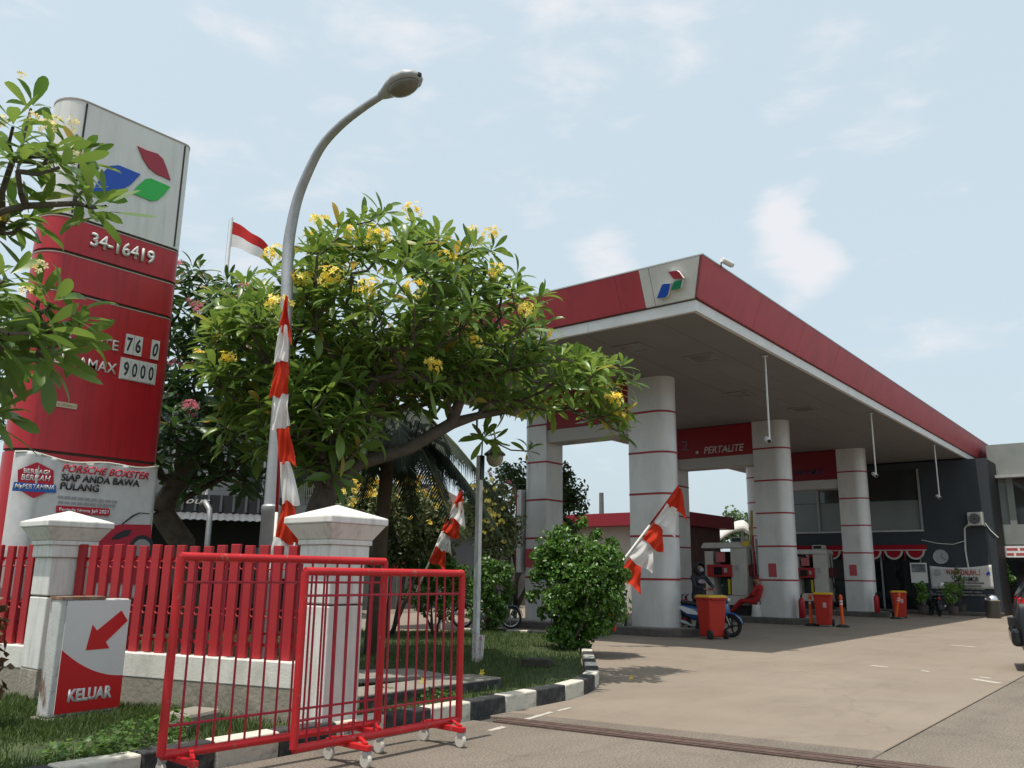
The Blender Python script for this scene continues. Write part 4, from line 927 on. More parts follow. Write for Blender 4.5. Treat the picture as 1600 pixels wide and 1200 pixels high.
# ================================================================== PENNANT POLES
FLR = clothmat('pennant_red', (.62, .045, .018), .35); FLW = clothmat('pennant_white', (.74, .72, .70), .30); POLR = mat('pole_red', (.33, .012, .02), .5, .1, 8); POLW = mat('pole_white', (.62, .60, .55), .6, .1, 8)
def pennants(label, D, poles, pieces, back=.03, amp=.03):
    """poles: list of (px a, px b, mat, radius); pieces: (mat, 4 px corners tl,bl,br,tr); hung in the plane across the view at distance D"""
    o = atd(*poles[-1][1], D); t = thing('pennant_pole', label, 'pennant', o, 0, 'red and white pennant poles')
    vd = ray(800, 700); vd = Vector((vd[0], vd[1], 0)).normalized()
    def pt(q): 
        p = atd(q[0], q[1], D); 
        return Vector(p - o)
    for a, b, m, r in poles: MB().tube([pt(a) + vd * back, pt(b) + vd * back], r, 8).build('pole', m, t, smooth=True)
    for k, (m, c) in enumerate(pieces):
        tl, bl, br, tr = [pt(q) for q in c]; ph = k * 1.7
        def fn(i, j, tl=tl, bl=bl, br=br, tr=tr, ph=ph):
            top = tl.lerp(tr, i); bot = bl.lerp(br, i); p = top.lerp(bot, j)
            return tuple(p - vd * (amp * math.sin(i * 7.5 + ph + j * 1.3) * i * 1.2 + amp * .5 * math.sin(j * 6 + ph) * i + amp * .22 * math.sin(i * 19 + j * 8 + ph * 2) * (.3 + j)) - Vector((0, 0, amp * .5 * math.sin(i * math.pi * 2.3 + ph) * j)))
        MB().grid(fn, 30, 24).build('pennant_cloth', m, t, smooth=True)
pennants('red and white pennant pole standing against the street lamp', 8.75,
         [((447, 462), (431, 800), POLR, .016), ((431, 800), (417, 1010), POLW, .016)],
         [(FLR, [(446, 462), (436, 510), (458, 540), (449, 463)]), (FLW, [(437, 508), (427, 566), (449, 562), (450, 510)]), (FLR, [(431, 566), (420, 624), (450, 615), (448, 562)]), (FLW, [(431, 615), (424, 675), (454, 667), (450, 614)]),
          (FLR, [(432, 670), (436, 722), (464, 726), (454, 668)]), (FLW, [(437, 722), (441, 786), (468, 788), (453, 722)]), (FLR, [(442, 782), (430, 842), (470, 852), (455, 782)]), (FLW, [(428, 838), (414, 900), (463, 908), (462, 848)])], amp=.045)
pennants('red and white pennant pole leaning over the clipped shrub by the motorbike', 17.0,
         [((720, 764), (696, 820), POLR, .02), ((696, 820), (650, 925), POLW, .02)],
         [(FLR, [(720, 764), (710, 786), (722, 802), (724, 775)]), (FLW, [(710, 786), (699, 808), (727, 822), (723, 784)]), (FLR, [(699, 808), (689, 831), (717, 844), (717, 812)]), (FLW, [(689, 831), (681, 853), (706, 869), (703, 838)]), (FLR, [(681, 853), (670, 876), (696, 892), (697, 862)])], amp=.06)
pennants('red and white pennant pole leaning out of the tall clipped shrub', 17.6,
         [((1061, 759), (1016, 820), POLR, .022), ((1016, 820), (880, 1000), POLW, .022)],
         [(FLR, [(1060, 759), (1042, 786), (1073, 813), (1063, 764)]), (FLW, [(1042, 786), (1022, 815), (1056, 838), (1057, 796)]), (FLR, [(1022, 815), (1003, 844), (1037, 866), (1037, 828)]), (FLW, [(1003, 844), (983, 872), (1019, 897), (1020, 856)]),
          (FLR, [(983, 872), (963, 901), (1001, 927), (1000, 886)]), (FLW, [(966, 926), (960, 944), (981, 957), (984, 915)]), (FLR, [(957, 948), (942, 968), (962, 990), (963, 950)])], amp=.07)

# ================================================================== LANTERN POST
pb = P(743, 1034, .12); lpz = thing('lantern_post', 'slim chipped white square post with a hanging lantern', 'lamp post', (pb[0], pb[1], .1))
topz = onP(750, 712, pb, (ray(743, 900)[0], ray(743, 900)[1], 0))[2] - .1
CHIP = mat('chipped_white', (.60, .60, .58), .6, .08, 8, dirt=(.20, .20, .20), dirtamt=.9, dscale=(12, 12, 5)); CHIPR = mat('red_flecked_white', (.58, .56, .54), .6, .1, 8, dirt=(.42, .02, .03), dirtamt=1.0, dscale=(26, 26, 16))
MB().box((-.04, -.04, .42), (.04, .04, topz)).build('post', CHIP, lpz, bevel=.006); MB().box((-.042, -.042, -.1), (.042, .042, .42)).build('flecked_foot', CHIPR, lpz, bevel=.006)
MB().box((.043, -.05, .02), (.11, .02, .40)).build('flecked_stub', CHIPR, lpz, bevel=.006).rotation_euler = (.08, 0, 0)
MB().box((-.045, -.06, topz - .38), (.045, -.041, topz)).build('junction_box', BLACKP, lpz)
MB().tube([(.0, -.03, topz - .3), (.02, -.03, topz + .35), (.04, -.10, topz + .43), (.09, -.2, topz + .40), (.10, -.22, topz + .27)], .012, 7).build('bracket', BLACKP, lpz)
lt = MB().lathe([(.015, .26), (.03, .22), (.035, .17), (.075, .08), (.17, .0), (.165, -.02)], (.10, -.22, topz + .02), 16).build('lantern_hood', mat('lantern_dark', (.05, .05, .05), .5), lpz, smooth=True)
MB().lathe([(.135, -.021), (.13, -.10), (.09, -.17), (.03, -.20)], (.10, -.22, topz + .02), 16).build('lantern_glass', mat('lantern_glass', (.32, .28, .20), .3), lt, smooth=True)

# ================================================================== FORECOURT FURNITURE
BINR = mat('bin_red', (.42, .022, .012), .45, .06, 5); BINY = mat('bin_yellow', (.52, .32, .02), .45, .08, 5)
def wheelie(px, py, rz, label):
    p = P(px, py); t = thing('wheelie_bin', label, 'bin', (p[0], p[1], 0), rz, 'red wheelie bins')
    b = MB(); b.frustum(-.19, -.21, .19, .21, .05, -.245, -.27, .245, .27, .90); b.build('body', BINR, t, bevel=.03)
    MB().box((-.27, -.29, .885), (.27, .29, .925)).build('rim', BINR, t, bevel=.012)
    l = MB(); l.frustum(-.275, -.30, .275, .32, .927, -.22, -.25, .22, .27, .985); l.build('lid', BINY, t, bevel=.015)
    MB().tube([(-.2, .33, .90), (.2, .33, .90)], .018, 8).build('handle', BINR, t)
    for x in (-.215, .215): MB().lathe([(.04, -.03), (.10, -.03), (.105, 0), (.10, .03), (.04, .03)], (x, .235, .105), 16, 'x').build('wheel', RUBBER, t)
    MB().box((.02, -.263, .55), (.12, -.255, .72), Matrix.Rotation(-.07, 3, 'X'), (0, -.25, .6)).build('white_stencil', mat('stencil', (.5, .3, .28), .6, .5, 30), t)
wheelie(1113, 998, R_(150), 'red wheelie bin with yellow lid beside the blue scooter'); wheelie(1289, 979, R_(-80), 'red wheelie bin with yellow lid between two upright orange posts'); wheelie(1407, 966, R_(-70), 'red wheelie bin with yellow lid behind the tilted orange post')
ORG = mat('delineator_orange', (.72, .10, .012), .45, .05, 6)
def post(px, py, tilt, label):
    p = P(px, py); t = thing('delineator_post', label, 'traffic post', (p[0], p[1], 0), 0, 'orange delineator posts')
    MB().lathe([(.20, 0), (.20, .03), (.15, .06), (.08, .075)], n=8).build('rubber_base', RUBBER, t)
    s = MB().lathe([(.05, .0), (.045, .72), (.05, .76), (.058, .78), (.04, .84), (.012, .88)], n=14).build('post', ORG, t, auto=40, loc=(0, 0, .06)); s.rotation_euler = tilt
    for z in (.58, .66): MB().lathe([(.0485, z), (.0485, z + .05)], n=14).build('reflective_band', mat('reflector', (.62, .58, .56), .35), s)
post(1268, 978, (0, .02, 0), 'upright orange post left of the middle wheelie bin'); post(1317, 980, (.0, -.03, 0), 'upright orange post right of the middle wheelie bin'); post(1400, 967, (.22, .0, 0), 'tilted orange post in front of the far wheelie bin')
EXT = mat('extinguisher_red', (.36, .012, .02), .35, .05)
def ext(px, py, z, label, s=1.0):
    p = P(px, py, z); t = thing('fire_extinguisher', label, 'fire extinguisher', (p[0], p[1], z), 0, 'fire extinguishers'); t.scale = (s,) * 3
    MB().lathe([(.07, 0), (.085, .02), (.085, .45), (.06, .52), (.025, .55)], n=16).build('cylinder', EXT, t, smooth=True); MB().lathe([(.03, .551), (.03, .60)], n=10).build('valve', BLACKP, t)
    MB().bar((0, 0, .605), (.12, 0, .64), .03, .015).build('handle', BLACKP, t); MB().tube([(.03, 0, .58), (.11, .02, .5), (.11, .03, .12)], .012, 6).build('hose', RUBBER, t)
ext(1066, 977, ISZ, 'red extinguisher at the foot of the column beside the blue scooter', 1.2); ext(1073, 977, ISZ, 'second red extinguisher next to the rear of the blue scooter', 1.2)
ext(1254, 966, ISZ, 'red extinguisher left of the first upright orange post', 1.15); ext(1371, 957, ISZ, 'red extinguisher at the foot of the column by the building', 1.15)
p = P(1553, 966); tb = thing('dome_bin', 'steel litter bin with domed lid by the navy wall', 'bin', (p[0], p[1], 0))
MB().lathe([(.24, 0), (.26, .03), (.26, .62), (.27, .64)], n=20).build('body', mat('dark_steel', (.09, .09, .085), .4, .1, metal=.5), tb, auto=40); MB().lathe([(.275, .641), (.27, .70), (.22, .80), (.12, .86), (.02, .88)], n=20).build('domed_lid', CHROME, tb, smooth=True)
# ================================================================== TWO-WHEELERS (local x = forward, z up, origin on the ground midway)
def rr(cx, cz_, y0, hw, hh, n=12, p=2.6, xs=0.0):
    """super-ellipse ring in the y-z plane at x=cx"""
    out_ = []
    for k in range(n):
        t = 2 * math.pi * k / n; c, s = math.cos(t), math.sin(t)
        out_.append((cx + xs * s, y0 + hw * math.copysign(abs(c) ** (2 / p), c), cz_ + hh * math.copysign(abs(s) ** (2 / p), s)))
    return out_
def bike(label, loc, rz, body, accent, R=.27, tw=.045, spoke=True, wheelbase=1.26, group='parked motorbikes', helmet=False, rimm=None):
    t = thing('motor_scooter' if not spoke else 'motorbike', label, 'motorbike', loc, rz, group)
    xf, xr = wheelbase / 2, -wheelbase / 2; rimm = rimm or CHROME
    for nm, x in (('front_wheel', xf), ('rear_wheel', xr)):
        w = MB().torus(R - tw, tw, (x, 0, R), 'y', 28, 10).build(nm, RUBBER, t, smooth=True)
        MB().torus(R - tw * 1.9, .014, (x, 0, R), 'y', 28, 8).build('rim', rimm, w, smooth=True)
        MB().lathe([(.03, -.05), (.06, -.045), (.06, .045), (.03, .05)], (x, 0, R), 14, 'y').build('hub', rimm, w)
        for k in range(5 if not spoke else 16):
            a = 2 * math.pi * k / (5 if not spoke else 16)
            MB().bar((x, .01 * (-1) ** k, R), (x + (R - tw * 1.9) * math.cos(a), 0, R + (R - tw * 1.9) * math.sin(a)), .035 if not spoke else .005, .02 if not spoke else .005, (0, 1, 0)).build('spoke', rimm, w)
    f = MB()
    def arc(x, r, a0, a1, wd): return lambda i, j: (x + r * math.cos(R_(a0 + (a1 - a0) * i)), (j - .5) * wd * (1 - .3 * abs(i - .5)), R + r * math.sin(R_(a0 + (a1 - a0) * i)) - .03 * (2 * j - 1) ** 2)
    MB().grid(arc(xf, R + .03, 10, 150, .15), 14, 6).build('front_fender', body, t, smooth=True, solid=.006); MB().grid(arc(xr, R + .04, 50, 190, .15), 14, 6).build('rear_fender', BLACKP, t, smooth=True, solid=.006)
    for y in (-.075, .075): MB().tube([(xf, y, R), (xf - .12, y, R + .33), (xf - .17, y * .8, .78)], [.018, .02, .022], 8).build('fork_leg', STEEL, t)
    hx = xf - .25
    if not spoke:
        MB().loft([rr(xf - .02, .60, 0, .05, .06), rr(xf - .06, .62, 0, .14, .14), rr(xf - .14, .62, 0, .19, .24), rr(xf - .20, .58, 0, .20, .30)]).build('front_cowl', body, t, smooth=True)
        MB().loft([rr(xf - .18, .56, 0, .20, .28), rr(xf - .24, .52, 0, .19, .26)]).build('leg_shield', BLACKP, t, smooth=True)
        MB().box((-.05, -.17, .27), (xf - .22, .17, .35)).build('floor_board', BLACKP, t, bevel=.03)
        MB().loft([rr(.02, .42, 0, .10, .14), rr(-.10, .50, 0, .17, .20), rr(-.35, .56, 0, .18, .17), rr(-.62, .64, 0, .14, .10), rr(-.80, .70, 0, .05, .04)]).build('rear_body', body, t, smooth=True)
        for s in (-1, 1): MB().prism([(-.02, .48), (-.20, .60), (-.55, .70), (-.70, .68), (-.40, .52)], s * .178 - .006, s * .178 + .006, 'y').build('side_stripe', accent, t)
        MB().loft([rr(.02, .71, 0, .09, .03), rr(-.1, .735, 0, .14, .05), rr(-.35, .76, 0, .15, .05), rr(-.65, .79, 0, .12, .05), rr(-.76, .79, 0, .05, .02)]).build('seat', BLACKP, t, smooth=True)
    else:
        MB().tube([(hx, 0, .80), (.15, 0, .55), (-.15, 0, .50), (xr + .1, 0, .62)], [.05, .06, .05, .04], 8).build('frame_tube', BLACKP, t, smooth=True)
        MB().loft([rr(xf - .10, .66, 0, .06, .10), rr(xf - .18, .60, 0, .17, .26), rr(xf - .32, .50, 0, .18, .24), rr(.12, .45, 0, .12, .14)]).build('leg_shield', body, t, smooth=True)
        MB().loft([rr(.12, .62, 0, .07, .06), rr(-.15, .62, 0, .13, .12), rr(-.5, .68, 0, .13, .10), rr(-.78, .74, 0, .05, .04)]).build('side_cover', body, t, smooth=True)
        MB().loft([rr(.14, .74, 0, .07, .03), rr(-.1, .755, 0, .13, .05), rr(-.5, .79, 0, .13, .05), rr(-.74, .81, 0, .06, .03)]).build('seat', BLACKP, t, smooth=True)
        MB().loft([rr(.24, .36, 0, .09, .08), rr(.05, .36, 0, .13, .11), rr(-.18, .34, 0, .12, .09)]).build('engine', STEEL, t, smooth=True)
    MB().lathe([(.02, .0), (.10, .02), (.11, .06), (.06, .12)], (xf - .15, 0, .86), 14, 'x').build('headlight_pod', body, t, smooth=True)
    MB().loft([rr(xf - .025, .86, 0, .095, .05), rr(xf - .01, .86, 0, .07, .035)]).build('headlight', mat('headlight_glass', (.55, .56, .56), .12, .05), t, smooth=True)
    MB().tube([(hx - .10, -.33, .97), (hx - .02, -.22, .98), (hx + .03, 0, .95), (hx - .02, .22, .98), (hx - .10, .33, .97)], .016, 8).build('handlebar', BLACKP, t, smooth=True)
    for s in (-1, 1):
        MB().tube([(hx - .04, s * .24, .98), (hx - .06, s * .30, 1.16)], .006, 6).build('mirror_stem', BLACKP, t)
        MB().loft([[(hx - .06 + dx, s * .32 + .055 * math.cos(a), 1.19 + .035 * math.sin(a)) for a in [2 * math.pi * k / 10 for k in range(10)]] for dx in (-.012, .012)]).build('mirror', BLACKP, t)
    MB().tube([(.05, -.13, .24), (-.3, -.16, .24), (-.45, -.17, .30), (-.85, -.18, .40)], [.02, .025, .05, .045], 10).build('exhaust', STEEL, t, smooth=True)
    MB().box((-.86, -.05, .64), (-.79, .05, .70)).build('tail_light', mat('tail_red', (.40, .01, .015), .25), t, bevel=.01)
    MB().box((-.90, -.09, .46), (-.885, .09, .58)).build('number_plate', BLACKP, t); MB().box((-.72, -.008, .25), (-.6, .008, .65)).build('shock', STEEL, t)
    MB().tube([(-.05, .10, .28), (-.10, .22, .012)], .012, 6).build('side_stand', BLACKP, t)
    if helmet:
        h = thing('helmet', 'white helmet hung on the mirror of the parked black scooter', 'helmet', (0, 0, 0)); return t, h
    return t
SBLUE = mat('scooter_blue', (.015, .06, .20), .25, .05, 4, coat=.6); SWHT = mat('scooter_white', (.58, .60, .62), .3, .04, coat=.5); SBLK = mat('scooter_black', (.018, .018, .02), .25, .1, coat=.6); STEAL = mat('bike_teal', (.02, .06, .08), .25, .1, coat=.5)
# blue scooter stands half behind the bin, front wheel to the right
pf = P(1143, 996); pr = P(1080, 988); 
yaw = math.atan2(-.80, .60)
yaw = math.radians(-86)
sx, sy = pf[0] - .63 * math.cos(yaw), pf[1] - .63 * math.sin(yaw)
bike('blue and white scooter with a hooded rider behind the red bin', (sx, sy, 0), yaw, SBLUE, SWHT, spoke=False, rimm=BLACKP)
p = P(796, 983); y2 = math.radians(-52); bike('dark motorbike with spoked wheels between the clipped shrubs', (p[0] - .6 * math.cos(y2), p[1] - .6 * math.sin(y2), 0), y2, STEAL, STEAL, R=.29, tw=.035)
p = P(958, 990); bike('black motorbike mostly hidden behind the tall shrub and leaning pennants', (p[0] - .55 * math.cos(math.radians(-60)), p[1] + .5, 0), math.radians(-60), SBLK, SBLK, R=.29, tw=.035)
p = P(1462, 962); t, h = bike('black scooter parked rear first before the navy wall', (p[0], p[1], 0), math.radians(25), SBLK, SBLK, spoke=False, helmet=True, rimm=BLACKP)
HEL = mat('helmet_white', (.55, .55, .54), .25, .04, coat=.5)
h.location = (p[0] + .33, p[1] - .25, 1.16); MB().lathe([(.115, -.10), (.135, -.02), (.13, .06), (.09, .12), (.02, .145)], n=18).build('shell', HEL, h, smooth=True); MB().lathe([(.10, -.101), (.05, -.09)], n=18).build('lining', BLACKP, h)

# ================================================================== BLACK CAR AT THE EDGE
cr0 = P(1597, 1050)
CARB = mat('car_paint_black', (.008, .010, .013), .25, .1, 2, coat=.25, spec=.35)
car = thing('parked_car', 'black compact car with red tail lamp parked on the forecourt', 'car', (cr0[0] + 1.08, cr0[1] - 2.02, 0), R_(-80)); car.scale = (1.1, 1.06, 1.12)
# local x forward, rear axle at x=-1.25; y half width .84
def carring(x, zb, zt, wb, wt, zs):
    return [(x, -wb * .96, zb), (x, -wb, zb + .12), (x, -wb, zs), (x, -wt, zt - .05), (x, -wt * .86, zt), (x, wt * .86, zt), (x, wt, zt - .05), (x, wb, zs), (x, wb, zb + .12), (x, wb * .96, zb)]
low = [carring(-1.98, .42, .80, .66, .60, .66), carring(-1.92, .28, .98, .78, .72, .80), carring(-1.6, .22, 1.02, .83, .78, .86), carring(-.6, .20, 1.03, .84, .79, .88), carring(.7, .20, 1.00, .84, .79, .86), carring(1.55, .22, .92, .82, .72, .78), carring(1.95, .28, .76, .70, .60, .64)]
MB().loft(low).build('body', CARB, car, auto=40)
gh = lambda x, z, w, w0: [(x, -w0, 1.02), (x, -w, z), (x, w, z), (x, w0, 1.02)]
MB().loft([[(-1.90, -.72, .98), (-1.62, -.55, 1.52), (-1.62, .55, 1.52), (-1.90, .72, .98)], [(-1.2, -.76, 1.03), (-1.2, -.60, 1.62), (-1.2, .60, 1.62), (-1.2, .76, 1.03)], [(0, -.77, 1.03), (0, -.60, 1.63), (0, .60, 1.63), (0, .77, 1.03)], [(1.1, -.74, .98), (.45, -.56, 1.58), (.45, .56, 1.58), (1.1, .74, .98)]]).build('cabin', CARB, car, auto=40)
for s in (-1, 1):
    for nm, q in (('rear_window', [(-1.66, 1.08), (-1.48, 1.46), (-1.02, 1.54), (-1.0, 1.08)]), ('side_window', [(-.94, 1.08), (-.94, 1.55), (-.16, 1.56), (-.14, 1.08)]), ('side_window', [(-.06, 1.08), (-.08, 1.56), (.40, 1.52), (.86, 1.08)])):
        MB().add([(x, s * (.768 - (z - 1.03) * .285), z) for x, z in q] + [(x, s * (.748 - (z - 1.03) * .285), z) for x, z in q], [(0, 1, 2, 3), (4, 5, 6, 7), (0, 1, 5, 4), (1, 2, 6, 5), (2, 3, 7, 6), (3, 0, 4, 7)]).build(nm, GLD, car)
    MB().loft([[(-1.93, s * .70, .78), (-1.72, s * .845, .80), (-1.74, s * .80, 1.02), (-1.90, s * .70, 1.0)], [(-1.95, s * .66, .79), (-1.90, s * .66, .82), (-1.88, s * .64, 1.02), (-1.93, s * .64, 1.0)]]).build('tail_light', mat('tail_red', (.40, .01, .015), .25), car)
    MB().loft([rr(1.84, .70, s * .55, .16, .09), rr(1.93, .68, s * .53, .10, .05)]).build('headlight', mat('headlight_glass', (.55, .56, .56), .12, .05), car, smooth=True)
    for x in (-1.25, 1.28):
        w = MB().lathe([(.18, -.10), (.28, -.10), (.30, -.06), (.30, .06), (.28, .10), (.18, .10)], (x, s * .77, .30), 28, 'y').build('wheel', RUBBER, car, auto=40)
        MB().lathe([(.02, s * .10), (.17, s * .085), (.185, s * .104), (.19, s * .09)], (x, s * .77, .30), 24, 'y').build('rim', CHROME, w)
        MB().torus(.325, .028, (x, s * .845, .31), 'y', 28, 6).build('wheel_arch', BLACKP, car, smooth=True)
    MB().tube([(-.55, s * .855, .90), (-.40, s * .86, .90)], .012, 6).build('door_handle', CARB, car); MB().box((.62, s * .84, .98), (.78, s * .98, 1.10)).build('mirror', CARB, car, bevel=.03)
MB().add([(-1.935, -.5, 1.03), (-1.66, -.44, 1.46), (-1.66, .44, 1.46), (-1.935, .5, 1.03), (-1.915, -.5, 1.03), (-1.64, -.44, 1.46), (-1.64, .44, 1.46), (-1.915, .5, 1.03)], [(0, 1, 2, 3), (4, 5, 6, 7), (0, 1, 5, 4), (1, 2, 6, 5), (2, 3, 7, 6), (3, 0, 4, 7)]).build('rear_screen', GLD, car)
MB().box((-2.06, -.70, .34), (-1.88, .70, .58)).build('rear_bumper', CARB, car, bevel=.05); MB().box((-2.068, -.24, .60), (-1.975, .24, .72)).build('number_plate', BLACKP, car)

# ================================================================== PEOPLE
def person(name, label, loc, rz, joints, edges, radii, matfn, mats, group=None):
    me = bpy.data.meshes.new('body'); keys = list(joints); idx = {k: i for i, k in enumerate(keys)}
    me.from_pydata([joints[k] for k in keys], [(idx[a], idx[b]) for a, b in edges], [])
    ob = bpy.data.objects.new('tmp', me); COL.objects.link(ob)
    md = ob.modifiers.new('skin', 'SKIN'); md.use_smooth_shade = True
    for i, k in enumerate(keys):
        r = radii[k]; me.skin_vertices[0].data[i].radius = r if hasattr(r, '__len__') else (r, r); me.skin_vertices[0].data[i].use_root = (k == 'pelvis')
    s = ob.modifiers.new('sub', 'SUBSURF'); s.levels = 2; s.render_levels = 2
    dg = bpy.context.evaluated_depsgraph_get(); nm = bpy.data.meshes.new_from_object(ob.evaluated_get(dg)); bpy.data.objects.remove(ob)
    nm.materials.clear()
    for m in mats: nm.materials.append(m)
    for p in nm.polygons: p.material_index = matfn(p.center); p.use_smooth = True
    t = thing(name, label, 'person', loc, rz, group)
    o = bpy.data.objects.new('body', nm); COL.objects.link(o); o.parent = t
    return t
def skeleton(pelvis, chest, neck, head, sh, elb, wri, hip, kne, ank, toe, fing):
    J = {'pelvis': pelvis, 'waist': tuple((np.array(pelvis) * .55 + np.array(chest) * .45)), 'chest': chest, 'neck': neck, 'jaw': tuple(np.array(neck) * .45 + np.array(head) * .55), 'head': head, 'crown': tuple(np.array(head) + (np.array(head) - np.array(neck)) * .55)}
    Rd = {'pelvis': (.135, .115), 'waist': (.125, .10), 'chest': (.155, .115), 'neck': .055, 'jaw': .075, 'head': (.085, .10), 'crown': .07}
    E = [('pelvis', 'waist'), ('waist', 'chest'), ('chest', 'neck'), ('neck', 'jaw'), ('jaw', 'head'), ('head', 'crown')]
    for i, s in enumerate('LR'):
        J.update({'sh' + s: sh[i], 'el' + s: elb[i], 'wr' + s: wri[i], 'hi' + s: hip[i], 'kn' + s: kne[i], 'an' + s: ank[i], 'to' + s: toe[i]})
        Rd.update({'sh' + s: .062, 'el' + s: .045, 'wr' + s: .03, 'hi' + s: .088, 'kn' + s: .062, 'an' + s: .042, 'to' + s: .035})
        E += [('chest', 'sh' + s), ('sh' + s, 'el' + s), ('el' + s, 'wr' + s), ('pelvis', 'hi' + s), ('hi' + s, 'kn' + s), ('kn' + s, 'an' + s), ('an' + s, 'to' + s)]
        w = np.array(wri[i]); d = np.array(fing[i], float); d /= np.linalg.norm(d); sd_ = np.cross(d, (0, 0, 1)); sd_ /= np.linalg.norm(sd_) + 1e-6
        pal = w + d * .06; J['pa' + s] = tuple(pal); Rd['pa' + s] = (.034, .02); E.append(('wr' + s, 'pa' + s))
        for k, (o_, l) in enumerate(((-.028, .065), (-.009, .078), (.010, .072), (.028, .055))):
            a = pal + d * .025 + sd_ * o_; b = a + d * l * .55 + np.array((0, 0, -.012)); c = b + d * l * .3 + np.array((0, 0, -.025))
            for j, q in enumerate((a, b, c)): J[f'f{s}{k}{j}'] = tuple(q); Rd[f'f{s}{k}{j}'] = .009
            E += [('pa' + s, f'f{s}{k}0'), (f'f{s}{k}0', f'f{s}{k}1'), (f'f{s}{k}1', f'f{s}{k}2')]
        th_ = w + d * .03 + sd_ * (.04 if i else -.04); J['th' + s] = tuple(th_); J['tt' + s] = tuple(th_ + d * .035 + sd_ * (.012 if i else -.012)); Rd['th' + s] = .011; Rd['tt' + s] = .009; E += [('wr' + s, 'th' + s), ('th' + s, 'tt' + s)]
    return J, E, Rd
SKIN = mat('skin_brown', (.27, .15, .09), .55, .06, 10); HAIR = mat('black_hair', (.012, .011, .010), .6, .2, 30)
def face(t, head, fwd, up, mask=None):
    """eyes, nose, mouth, ears on the head"""
    h = Vector(head); f = Vector(fwd).normalized(); u = Vector(up).normalized(); s = f.cross(u).normalized()
    for k in (-1, 1):
        MB().lathe([(.003, -.012), (.011, -.006), (.012, 0), (.011, .006), (.003, .012)], tuple(h + f * .088 + s * k * .032 + u * .02), 8).build('eye', HAIR, t)
        MB().lathe([(.004, -.03), (.014, -.02), (.016, 0), (.012, .02), (.004, .03)], tuple(h + s * k * .088), 8).build('ear', SKIN, t)
    if mask is None:
        MB().add([tuple(h + f * .09 + u * .02), tuple(h + f * .085 + s * .016 - u * .02), tuple(h + f * .085 - s * .016 - u * .02), tuple(h + f * .118 - u * .015)], [(0, 1, 3), (0, 3, 2), (1, 2, 3)]).build('nose', SKIN, t)
        MB().bar(tuple(h + f * .09 - s * .022 - u * .045), tuple(h + f * .09 + s * .022 - u * .045), .008, .01).build('mouth', mat('lip', (.22, .09, .07), .6), t)
# hooded rider on the scooter (local x forward)
NAV = mat('rider_navy', (.018, .018, .026), .85, .2, 14); NAVG = mat('rider_print', (.20, .17, .19), .85, .6, 12); BLKC = mat('rider_trousers', (.014, .014, .016), .85, .2, 10)
J, E, Rd = skeleton((-.30, 0, .92), (-.24, 0, 1.30), (-.22, 0, 1.47), (-.18, 0, 1.60), [(-.23, .19, 1.40), (-.23, -.19, 1.40)], [(-.02, .26, 1.16), (-.02, -.26, 1.16)], [(.18, .13, 1.10), (.18, -.13, 1.10)],
                    [(-.26, .10, .88), (-.26, -.10, .88)], [(.14, .17, .84), (.14, -.17, .84)], [(.06, .17, .42), (.0, -.30, .08)], [(.20, .18, .39), (.16, -.31, .03)], [(1, -.5, -.1), (1, .5, -.1)])
def rm(c):
    if c.z > 1.50: return 3
    if c.x > .19 and 1.0 < c.z < 1.2: return 3
    if c.z < .40 and c.z < .14: return 2
    return 1 if c.z < .95 else 0
rider = person('person', 'person in dark hooded jacket, face mask and dark trousers sitting on the blue scooter', (sx, sy, 0), yaw - .55, J, E, Rd, rm, [NAV, BLKC, RUBBER, SKIN])
MB().loft([[(-.18 + .5 * r_ * math.cos(a) * 0 + dx, r_ * math.cos(a), 1.60 + zc + r_ * 1.18 * math.sin(a)) for a in [2 * math.pi * k / 16 for k in range(16)]] for dx, r_, zc in ((-.15, .05, 0), (-.12, .10, 0), (-.05, .135, 0), (.03, .138, -.005), (.075, .115, -.01))], cap=False).build('hood', mat('hood_black', (.015, .015, .018), .8, .1, 10), rider, smooth=True, solid=.012)
face(rider, (-.165, 0, 1.605), (1, 0, 0), (0, 0, 1), True)
MB().loft([rr(-.10, 1.56, 0, .072, .055), rr(-.075, 1.56, 0, .058, .045), rr(-.062, 1.56, 0, .03, .02)]).build('face_mask', mat('mask_grey', (.20, .21, .24), .8), rider, smooth=True)
MB().loft([rr(-.10, 1.28, 0, .12, .05), rr(-.085, 1.28, 0, .11, .045)]).build('jacket_print', NAVG, rider)
MB().box((.20, -.05, 1.08), (.30, .05, 1.13)).build('held_bag', mat('bag_red', (.22, .03, .04), .7), rider, bevel=.015)
# attendant in red sitting on an upturned white bucket, leaning back against the column, legs stretched out
AR = mat('uniform_red', (.36, .014, .014), .8, .15, 12); CAP_ = mat('cap_maroon', (.14, .01, .015), .7)
ax, ay = onX(1183, 960, XB - .1)[0:2]
bk = thing('bucket', 'upturned white plastic bucket used as a seat on the island', 'bucket', (XB - .12, ay, ISZ)); MB().lathe([(.16, 0), (.165, .02), (.135, .36), (.13, .37)], n=20).build('shell', mat('bucket_white', (.52, .51, .48), .5, .08), bk, auto=40); MB().torus(.163, .010, (0, 0, .04), 'z', 20, 6).build('rim', mat('bucket_white', (.52, .51, .48)), bk)
